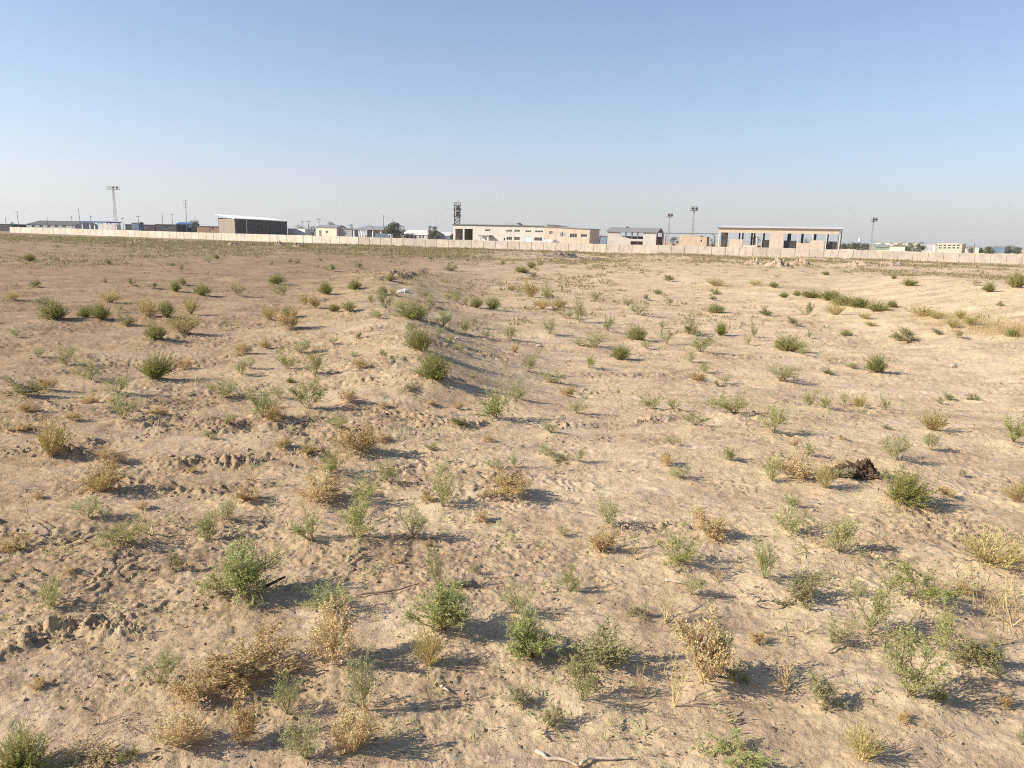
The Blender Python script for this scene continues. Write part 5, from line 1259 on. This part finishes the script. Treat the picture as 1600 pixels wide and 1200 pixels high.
fc = Fac(1062, 277, 1104, 273); zt = fc.z(1078, 368.6)
simple('brick_hut', 'ochre brick hut below the taller floodlight mast', 'hut', fc, 0, fc.u(1093.5), 6.0, zt, 'ochre', 'brickw', 'flat', eave=0.05, roofth=0.12)
simple('brick_hut', 'low ochre brick hut with one dark window, beside the larger hut', 'hut', fc, fc.u(1093.7), fc.L, 5.0, fc.z(1099, 370.6), 'ochre', 'brickw', 'flat', ops=[fc.op(1094.6, 1096.8, 374.3, 378.3)], eave=0.05, roofth=0.12, winbars=1)
fc = Fac(938, 300, 948, 298)
simple('dark_shed', 'small dark shed between workshop and gabled building', 'shed', fc, 0, fc.L, 4.0, fc.z(943, 369.5), 'blueg', 'roofd', 'flat', eave=0.2)

# --- houses and sheds, left of the workshop
fc = Fac(684, 318, 703, 314)
simple('small_house', 'small pale-roofed house beside the steel tower', 'house', fc, 0, fc.L, 6, fc.z(694, 367.9), 'blueg', 'roofl', 'gable', 1.2, [fc.op(687, 689, 369, None), fc.op(692, 695, 369, 372.6)])
fc = Fac(627, 318, 668, 306)
simple('long_house', 'long grey house with a pale sloping roof between two trees', 'house', fc, 0, fc.L, 9, fc.z(648, 366.4), 'greyp', 'roofl', 'gable', 1.75, [fc.op(a, a + 2.6, 368.2, 372.5) for a in (631, 635.5, 640.5, 647.5, 655, 660)], winbars=1)
def pavilion():
    fc = Fac(552, 322, 605, 316); D = 9.0; U = fc.u; zb = fc.z0 - 0.3; ze = fc.z(575, 359.2); zr = ze + 1.6
    o = empty('pavilion', fc.pt(fc.L / 2, D / 2, fc.z0), 'open pavilion with white columns and a grey hipped roof', 'pavilion')
    r = MB(); e = 0.5; A_ = [fc.pt(-e, -e, ze), fc.pt(fc.L + e, -e, ze), fc.pt(fc.L + e, D + e, ze), fc.pt(-e, D + e, ze)]; B_ = [(a[0], a[1], a[2] + 0.25) for a in A_]
    R1, R2 = fc.pt(3.5, D / 2, zr), fc.pt(fc.L - 3.5, D / 2, zr); r.poly(A_[::-1])
    for i in range(4): r.poly([A_[i], A_[(i + 1) % 4], B_[(i + 1) % 4], B_[i]])
    r.poly([B_[0], B_[1], R2, R1]); r.poly([B_[1], B_[2], R2]); r.poly([B_[2], B_[3], R1, R2]); r.poly([B_[3], B_[0], R1]); r.build('roof', MAT['roofg'], o)
    m = MB(); fc.box(m, U(569), U(576), zb * 0 + 2.4, zb * 0 + 2.8, zb, zr + 0.35); m.build('roof_ridge', MAT['roofg'], o)
    for px in (552, 560, 564.2, 568, 581.2, 594):
        m = MB(); fc.box(m, U(px), U(px) + 0.42, 0.1, 0.5, zb, ze - 0.003); m.build('column', MAT['wp'], o)
    m = MB(); fc.box(m, U(570), fc.L - 0.4, D - 2.8, D - 2.4, zb, ze - 0.003); m.build('back_wall', MAT['cream'], o)
    for px in (574, 586):
        m = MB(); fc.box(m, U(px), U(px + 3), D - 2.9, D - 2.81, zb, zb + 2.6); m.build('door', MAT['inner'], o)  # dark slabs painted as the shade inside the wall openings
pavilion()
fc = Fac(494, 332, 526, 328)
simple('cream_house', 'cream plastered house with a brown door left of the pavilion', 'house', fc, 0, fc.L, 7, fc.z(510, 355.2), 'cream', 'roofg', 'gable', 0.9, [(*fc.op(499, 502.5, 360, None), 'door', 'brown'), fc.op(509, 513, 361, 364)])
fc = Fac(526.5, 330, 550, 328)
simple('grey_annex', 'grey windowless annex joined to the cream house', 'annex', fc, 0, fc.L, 7, fc.z(538, 357.4), 'greyp', 'roofg', 'flat')
fc = Fac(450, 372, 477, 368)
simple('white_block', 'low white block right of the large warehouse', 'building', fc, 0, fc.L, 6, fc.z(463, 357.4), 'wp', 'roofl', 'flat', eave=0.05, roofth=0.1)
fc = Fac(308, 400, 343, 396)
simple('brown_shed', 'low brown shed left of the large warehouse', 'shed', fc, 0, fc.L, 8, fc.z(325, 354.0), 'brown', 'roofd', 'flat', ops=[fc.op(331, 335, 355.5, 359)])
fc = Fac(243.5, 425, 276, 420)
simple('dark_shed', 'dark flat-roofed shed between two thin poles, left', 'shed', fc, 0, fc.L, 9, fc.z(260, 351.0), 'char', 'roofd', 'flat', ops=[fc.op(250, 256, 353.5, None), fc.op(262, 270, 353, 356)])
fc = Fac(276, 432, 300, 430)
simple('blue_roofed_hut', 'hut with a blue roof beside a dark tree', 'hut', fc, 0, fc.L, 7, fc.z(288, 350.2), 'blueg', 'bluep', 'gable', 1.0)
fc = Fac(196, 440, 242, 434)
simple('long_dark_shed', 'long dark shed right of the pale trailer', 'shed', fc, 0, fc.L, 9, fc.z(219, 351.2), 'char', 'roofd', 'flat', ops=[fc.op(222, 230, 353.5, 356.5)])
fc = Fac(206, 412, 217, 411)
simple('grey_kiosk', 'blue-grey kiosk standing in front of the long dark shed', 'kiosk', fc, 0, fc.L, 4, fc.z(212, 348.6), 'blueg', 'greyp', 'gable', 0.6)
fc = Fac(42, 480, 117, 470)
simple('long_shed', 'long grey-roofed shed at the far left', 'shed', fc, 0, fc.L, 20, fc.z(80, 351.0), 'greyp', 'roofd', 'gable', 2.4, [fc.op(a, a + 5, 352, 355) for a in (50, 62, 74, 86, 98)])
fc = Fac(-30, 470, 18, 462)
simple('long_dark_shed', 'dark low shed cut by the left edge of the picture', 'shed', fc, 0, fc.L, 10, fc.z(5, 350.4), 'char', 'roofd', 'flat')
def canopy():
    fc = Fac(122, 452, 168, 446); D = 11.0; U = fc.u; zt = fc.z(145, 345.6); zl = fc.z(145, 347.8)
    o = empty('fuel_canopy', fc.pt(fc.L / 2, D / 2, fc.z0), 'long canopy with a blue fascia on white columns, far left', 'canopy')
    m = MB(); fc.box(m, 0, fc.L, 0, 0.3, zl, zt); fc.box(m, 0, 0.3, 0.3, D, zl, zt); fc.box(m, fc.L - 0.3, fc.L, 0.3, D, zl, zt); m.build('fascia', MAT['bluep'], o)
    m = MB(); fc.box(m, 0.31, fc.L - 0.31, 0.31, D, zl + 0.1, zt - 0.15); m.build('roof', MAT['wp'], o)
    for px in (126, 138, 152, 165):
        for v in (1.0, D - 1):
            m = MB(); fc.box(m, U(px), U(px) + 0.5, v, v + 0.5, fc.z0 - 0.3, zl + 0.1); m.build('column', MAT['wp'], o)
canopy()
def trailer():
    fc = Fac(153.2, 405, 196, 398); D = 2.6; zt = fc.z(175, 351.0); zb = fc.z0 + 1.2
    o = empty('box_trailer', fc.pt(fc.L / 2, D / 2, fc.z0), 'pale box trailer parked under the floodlight mast', 'trailer')
    L = min(fc.L, 13.6); m = MB(); fc.box(m, 0, L, 0, D, zb, zt); m.build('box', MAT['roofl'], o)
    m = MB()
    for k in range(14): fc.box(m, 0.4 + k * (L - 0.8) / 14, 0.5 + k * (L - 0.8) / 14, -0.05, -0.002, zb + 0.1, zt - 0.1)
    m.build('side_ribs', MAT['greyp'], o)
    m = MB(); fc.box(m, 0.5, L - 0.3, 0.5, D - 0.5, zb - 0.35, zb - 0.003); m.build('chassis', MAT['steel'], o)
    for uu in (1.5, 2.8, L - 2.2):
        for v in (0.15, D - 0.45):
            w = MB(); w.tube(fc.pt(uu, v, fc.z0 + 0.52), fc.pt(uu, v + 0.3, fc.z0 + 0.52), 0.52, n=14); w.build('wheel', MAT['tyre'], o)
    m = MB()
    for uu in (1.5, 2.8, L - 2.2): fc.box(m, uu - 0.1, uu + 0.1, 0.46, D - 0.46, fc.z0 + 0.45, zb - 0.36)
    m.build('axle', MAT['steel'], o)
trailer()
def car(px, d, label, mat, L=4.4, H=1.5, ang=0.0, van=False, name='parked_car'):
    c2 = P(px, d); zg = float(macro(c2[0], c2[1])); o = empty(name, (c2[0], c2[1], zg), label, 'van' if van else 'car', 'vehicles parked behind the wall'); o.rotation_euler = (0, 0, ang)
    W = 1.75
    def ext(prof, w, nm, mt, x0=0):
        v = []; n = len(prof)
        for sy in (-1, 1): v += [(a, sy * w / 2, b) for a, b in prof]
        f = [tuple(range(n)), tuple(reversed(range(n, 2 * n)))] + [(i, i + n, (i + 1) % n + n, (i + 1) % n) for i in range(n)]
        return link(nm, mesh_of(nm, v, f, mt), o)
    h = L / 2
    if van:
        ext([(-h, .35), (h, .35), (h, 1.0), (h - .5, 1.15), (h - 1.1, H), (-h, H)], W, 'body', mat)
        ext([(h - .98, 1.2), (h - .55, 1.2), (h - 1.1, H - .15), (h - 1.3, H - .15)], W + .02, 'side_window', MAT['glass'])
    else:
        ext([(-h, .35), (h, .35), (h, .75), (h - 1.1, .92), (-h + .5, .95), (-h, .85)], W, 'body', mat)
        ext([(-h + .7, .93), (h - 1.2, .93), (h - 1.9, H), (-h + 1.2, H)], W - .2, 'cabin', mat)
        ext([(-h + .95, 1.0), (h - 1.5, 1.0), (h - 1.98, H - .1), (-h + 1.3, H - .1)], W - .18, 'side_window', MAT['glass'])
    for sx in (-1, 1):
        for sy in (-1, 1):
            w = MB(); w.tube((sx * (h - .85), sy * (W / 2 - .1), .33), (sx * (h - .85), sy * (W / 2 + .03), .33), .33, n=14)
            link('wheel', mesh_of('wheel', w.v, w.f, MAT['tyre']), o)
car(109, 420, 'white car at the far left behind the wall', MAT['wp'], H=1.55)
car(140, 415, 'white van under the blue canopy, far left', MAT['wp'], 5.2, 2.4, 0.1, True, 'parked_van')
car(121, 418, 'dark car left of the white van', MAT['blueg'])
car(196, 405, 'grey car at the right end of the pale trailer', MAT['greyp'])
def lorry():
    fc = Fac(586, 306, 612, 304); zt = fc.z(600, 364.8)
    o = empty('blue_lorry', fc.pt(fc.L / 2, 1.2, fc.z0), 'blue lorry with a pale cab parked below the round tree', 'lorry')
    z1 = fc.z0 + 1.1; m = MB(); fc.box(m, 0.2, fc.L - 2.0, 0, 2.4, z1, zt); m.build('cargo_body', MAT['blueg'], o)
    a = fc.L - 1.9; m = MB(); m.hexa([fc.pt(a, 0.1, z1 - .4), fc.pt(fc.L, 0.1, z1 - .4), fc.pt(fc.L, 2.3, z1 - .4), fc.pt(a, 2.3, z1 - .4)], [fc.pt(a, .15, zt - .2), fc.pt(fc.L - .6, .15, zt - .2), fc.pt(fc.L - .6, 2.25, zt - .2), fc.pt(a, 2.25, zt - .2)]); cb = m.build('cab', MAT['wp'], o)
    m = MB(); fc.box(m, a + .4, a + 1.1, 0.06, 0.13, z1 + .5, zt - .5); g = m.build('cab_window', MAT['glass'], o)
    m = MB(); fc.box(m, 0.4, fc.L - .3, 0.6, 1.8, z1 - .45, z1 - .003); m.build('chassis', MAT['steel'], o)
    for uu in (1.2, 2.3, fc.L - 1.1):
        for v in (0.05, 2.05):
            w = MB(); w.tube(fc.pt(uu, v, fc.z0 + .5), fc.pt(uu, v + .3, fc.z0 + .5), .5, n=14); w.build('wheel', MAT['tyre'], o)
lorry()

# --- poles
def pole(px, ytop, d, label, arms=1, lean=0.0, r=0.17, aframe=False):
    c2 = P(px, d); zg = float(macro(c2[0], c2[1])); zt = float(Zpix(px, ytop, d)); H = zt - zg
    o = empty('utility_pole', (c2[0], c2[1], zg), label, 'pole', 'utility poles beyond the wall')
    m = MB(); top = (c2[0] + lean * H, c2[1], zt); m.tube((c2[0], c2[1], zg - .3), top, r, r * .6, 7)
    if aframe: m.tube((c2[0] - 1.7, c2[1], zg - .3), (top[0], top[1], zt - 1.5), r, r * .7, 7)
    m.build('shaft', MAT['wood'], o)
    for k in range(arms):
        z = zt - .5 - k * 1.6; m = MB(); m.box((top[0], top[1] - .15, z), 2.0, .14, .14); a = m.build('cross_arm', MAT['wood'], o)
        for s in (-.9, .9):
            q = MB(); q.tube((top[0] + s, top[1] - .15, z + .07), (top[0] + s, top[1] - .15, z + .32), .07, n=6); q.build('insulator', MAT['greyp'], o)
for a in ((10, 340, 440, 'faint thin pole nearest the left edge of the picture', 0), (29.5, 330, 400, 'leaning pole left of the long grey-roofed shed', 1, -0.02), (75, 338.5, 470, 'thin pole rising behind the long grey-roofed shed', 0),
          (114, 338, 440, 'short leaning pole left of the blue canopy', 1, -0.03), (127, 325, 410, 'tall leaning pole at the left end of the blue canopy', 0, -0.05), (143, 336.5, 440, 'short pole behind the middle of the blue canopy', 1),
          (193, 340, 420, 'short pole just right of the tall floodlight mast', 1), (217.3, 337, 410, 'pole with a boxy head beside the grey kiosk', 1), (255, 332, 430, 'thin pole rising from the dark flat shed', 0), (270.2, 333.5, 410, 'pole with a T-shaped top left of the dark tree', 1),
          (292.5, 312.5, 395, 'tallest utility pole with stacked cross arms, left of the warehouse', 3), (499, 341, 345, 'pole left of the cream house', 1), (473.5, 345, 380, 'slim pole behind the low white block', 1),
          (599.5, 336, 330, 'slim bare pole at the left of the round tree', 0)):
    pole(*a)
pole(483, 344.5, 350, 'A-shaped braced pole beside the cream house', 1, 0, 0.2, True)
pole(1187 + 335, 381, 330, 'short concrete post near the far right trees', 0, 0, 0.3)

# --- trees
def tree(px, d, wpx, ytop, label, mat, seed, nleaf=1500, trunk=0.3, name='broadleaf_tree', cat='tree', dead=False, group=None, wz=0.0):
    c2 = P(px, d); zg = float(macro(c2[0], c2[1])); zt = float(Zpix(px, ytop, d)); H = zt - zg; R = wpx * d / F / 2
    o = empty(name, (c2[0], c2[1], zg), label, cat, group)
    rs = np.random.RandomState(seed); m = MB(); ends = []
    zc = H * trunk
    m.tube((0, 0, -0.3), (0.1, 0, zc), 0.055 * H * .5 + .05, 0.035 * H * .5 + .05, 7)
    for k in range(9):
        a = rs.rand() * 6.28; t = 0.25 + 0.75 * rs.rand(); e = np.array([R * .75 * t * math.cos(a), R * .75 * t * math.sin(a), zc + (H - zc) * (0.30 + 0.62 * rs.rand())])
        mid = np.array([e[0] * .4, e[1] * .4, zc + (e[2] - zc) * .55]); m.tube((0.1, 0, zc * (0.8 + .2 * rs.rand())), mid, .06 + .01 * H, .05 + .004 * H, 5); m.tube(mid, e, .05 + .004 * H, .03, 5); ends.append(e)
        if dead:
            for _ in range(3):
                f = e + rs.normal(size=3) * R * .35; m.tube(mid + (e - mid) * rs.rand(), f, .04, .015, 4)
    link('trunk', mesh_of('trunk', m.v, m.f, MAT['bark']), o)
    if dead: return
    cl = []
    for e in ends: cl.append((e, R * (.30 + .2 * rs.rand())))
    for k in range(16):
        a = rs.rand() * 6.28; q = math.sqrt(rs.rand()); zz = rs.rand()
        prof = math.sqrt(max(0.05, 1 - (2 * zz - .85) ** 2 / 1.35))
        cl.append((np.array([R * .78 * q * prof * math.cos(a), R * .78 * q * prof * math.sin(a), zc * .85 + (H - zc * .85) * (.06 + .88 * zz)]), R * (.20 + .18 * rs.rand())))
    per = nleaf // len(cl); lp = []
    for c, r in cl:
        v = nrm(rs.normal(size=(per, 3))) * (rs.rand(per, 1) ** .45) * r; v[:, 2] *= .8; lp.append(v + c)
    lp = np.concatenate(lp); ld = nrm(rs.normal(size=lp.shape) + np.array([0, 0, .2])); n = len(lp)
    s = .10 + R * .09
    link('crown', quads_mesh('crown', lp, ld, s * (.6 + .8 * rs.rand(n)), s * .6 * (.6 + .6 * rs.rand(n)), rs, mat), o)
TD, TG = MAT['treed'], MAT['treeg']
tree(616, 312, 36, 348, 'round dark-green tree behind the blue lorry', TD, 301, 2600, .22)
tree(676.5, 300, 22, 352.5, 'grey-green tree left of the steel tower', TG, 302, 2200, .18)
tree(304, 425, 17, 342.5, 'dark tree beside the blue-roofed hut', TD, 303, 1500, .2)
tree(20, 455, 8, 346.5, 'small tree at the left end of the wall', TG, 304, 700)
tree(469, 395, 18, 352, 'low tree behind the low white block', TD, 305, 1000)
tree(489, 365, 13, 353, 'bushy green tree between braced pole and cream house', TG, 306, 1000, .1)
tree(519, 350, 16, 346, 'tree rising behind the cream house roof', TD, 307, 1200)
tree(549, 345, 12, 350, 'dark treetop left of the pavilion roof', TD, 308, 900)
tree(557, 338, 9, 359, 'bush seen between the pavilion columns', TD, 309, 700, .1)
tree(631, 322, 10, 357, 'small tree between round tree and long house', TD, 310, 700)
tree(706, 305, 8, 363, 'small tree at the foot of the steel tower', TG, 311, 600, .1)
tree(936.5, 290, 9, 364.5, 'bare dead tree at the right end of the workshop', TD, 312, 0, .35, 'dead_tree', dead=True)
tree(1053, 315, 16, 369, 'dark tree left of the ochre brick hut', TG, 313, 1000, .1)
tree(1030, 318, 12, 370, 'dark tree behind the red pipe supports', TD, 314, 700, .1)
tree(1112, 300, 14, 373, 'low tree under the bent end of the pipe', TG, 315, 800, .1)
tree(1180, 330, 22, 368, 'dark tree seen through the left bay of the open hall', TD, 316, 1000, .1)
tree(1262, 335, 16, 372.5, 'tree seen through the right bay of the open hall', TD, 317, 900, .1)
for i, (px, d, w, yt, lab) in enumerate(((1320, 380, 16, 379.5, 'dark tree just right of the open hall'), (1335, 390, 18, 379, 'bushy tree second right of the open hall'), (1350, 385, 18, 380, 'dark tree left of the thin floodlight mast'), (1374, 390, 16, 380.5, 'dark tree right of the thin floodlight mast'),
        (1404, 420, 18, 381.5, 'low dark tree below the long white roof'), (1421, 400, 22, 381, 'wide dark tree below the long white roof'), (1436, 410, 16, 380.5, 'dark tree left of the white pillar'), (1518, 440, 9, 384, 'small dark tree right of the pink brick block'),
        (1546, 300, 15, 384.5, 'olive bush-like tree just behind the wall, far right'), (1577, 480, 16, 384, 'dark round tree near the right edge'), (1591, 500, 14, 385.5, 'low tree at the right edge'), (1560, 520, 12, 386, 'small far tree left of the dark round tree'), (1532, 520, 14, 386, 'far low tree behind the olive one'))):
    tree(px, d, w * 1.35, yt + 1.2, lab, (TG if i % 3 == 2 else TD) if i != 8 else TG, 330 + i, 1700, .12, group='trees beyond the wall on the right')

# --- far right structures
fc = Fac(1368, 640, 1435, 620)
simple('long_roofed_hall', 'far long hall with a pale wall and green-edged roof', 'hall', fc, 0, fc.L, 20, fc.z(1400, 379.4), 'roofl', 'greenr', 'flat', ops=[fc.op(a, a + 6, 380.2, 382) for a in (1376, 1390, 1404, 1418)], roofth=0.8)
fc = Fac(1435, 610, 1462, 600)
simple('grey_hall', 'far grey low hall left of the white pillar', 'hall', fc, 0, fc.L, 15, fc.z(1448, 381.0), 'greyp', 'roofg', 'flat')
fc = Fac(1464, 430, 1503, 422)
simple('brick_block', 'pinkish two-storey brick block, far right', 'building', fc, 0, fc.L, 10, fc.z(1484, 381.0), 'brickw', 'roofl', 'flat', ops=[fc.op(a, a + 4.2, yy, yy + 2.4) for a in (1467, 1474, 1481, 1488, 1495) for yy in (382.4, 386.2)], eave=0.3)
c2 = P(1461, 415); zg = float(macro(*c2)); o = empty('white_pillar', (c2[0], c2[1], zg), 'white square pillar beside the pink brick block', 'pillar')
m = MB(); m.box((c2[0], c2[1], zg + 2.4), 1.2, 1.2, 5.4); m.build('shaft', MAT['wp'], o); m = MB(); m.box((c2[0], c2[1], zg + 5.25), 1.5, 1.5, 0.28); m.build('cap', MAT['wp'], o)
fc = Fac(1504, 450, 1530, 446)
simple('pale_block', 'low pale block between the pink brick block and a dark tree', 'building', fc, 0, fc.L, 8, fc.z(1516, 385.6), 'roofl', 'roofg', 'flat', ops=[fc.op(1508, 1512, 386.5, 388.5)])
fc = Fac(1551, 470, 1570, 466)
simple('grey_block', 'low blue-grey block between far right trees', 'building', fc, 0, fc.L, 8, fc.z(1560, 386.6), 'blueg', 'roofg', 'gable', 0.9)
fc = Fac(1390, 345, 1414, 342)
simple('pale_shed', 'low pale shed behind the wall below the dark trees', 'shed', fc, 0, fc.L, 5, fc.z(1402, 384.6), 'cream', 'roofg', 'flat')
fc = Fac(1368, 350, 1390, 348)
simple('green_greenhouse', 'low green-roofed shed beside the thin floodlight mast', 'shed', fc, 0, fc.L, 6, fc.z(1379, 385.4), 'greenr', 'greenr', 'gable', 0.9)
def tank():
    d = 420; c2 = P(1342, d); zg = float(macro(*c2)); zt = float(Zpix(1342, 372.5, d)); o = empty('water_tank', (c2[0], c2[1], zg), 'small white water tank on a stand above dark trees', 'tank')
    m = MB(); m.tube((c2[0], c2[1], zt - 1.9), (c2[0], c2[1], zt), .55, .5, 10); m.build('tank', MAT['wp'], o)
    m = MB()
    for a, b in ((-1, -1), (1, -1), (1, 1), (-1, 1)): m.tube((c2[0] + a * .7, c2[1] + b * .7, zg - .3), (c2[0] + a * .35, c2[1] + b * .35, zt - 1.9), .08, n=5)
    m.build('stand', MAT['steel'], o)
tank()
# second, farther wall on the right
a, b = P(1316, 330), P(1620, 300); L = np.hypot(*(b - a)); e = (b - a) / L; n = int(L / 6); base = (a[0], a[1], float(macro(*a)))
w = empty('far_wall', base, 'second low cream wall running beyond the first, far right', 'wall'); mb = MB(); mb.box((3, 0, .9), 5.9, .2, 2.6); me = mesh_of('panel', np.array(mb.v), mb.f, MAT['cream'])
for i in range(n):
    q = a + e * (i * L / n); o = link('panel', me, w, (q[0] - base[0], q[1] - base[1], float(macro(*q)) - base[2] - 0.35 * (i % 3 == 1))); o.rotation_euler = (0, 0, math.atan2(e[1], e[0]))

# ------------------------------------------------------------------ dusty air
mb = MB(); mb.box((0, 330, 14.5), 1500, 1420, 35.0)
hm_, hnt, hout = new_mat('dusty_air')
pv = N(hnt, 'ShaderNodeVolumePrincipled'); pv.inputs['Density'].default_value = 0.00013; pv.inputs['Color'].default_value = (0.90, 0.93, 0.97, 1)
hnt.links.new(pv.outputs[0], hout.inputs['Volume'])
hz = mb.build('haze', hm_); tag(hz, kind='stuff')
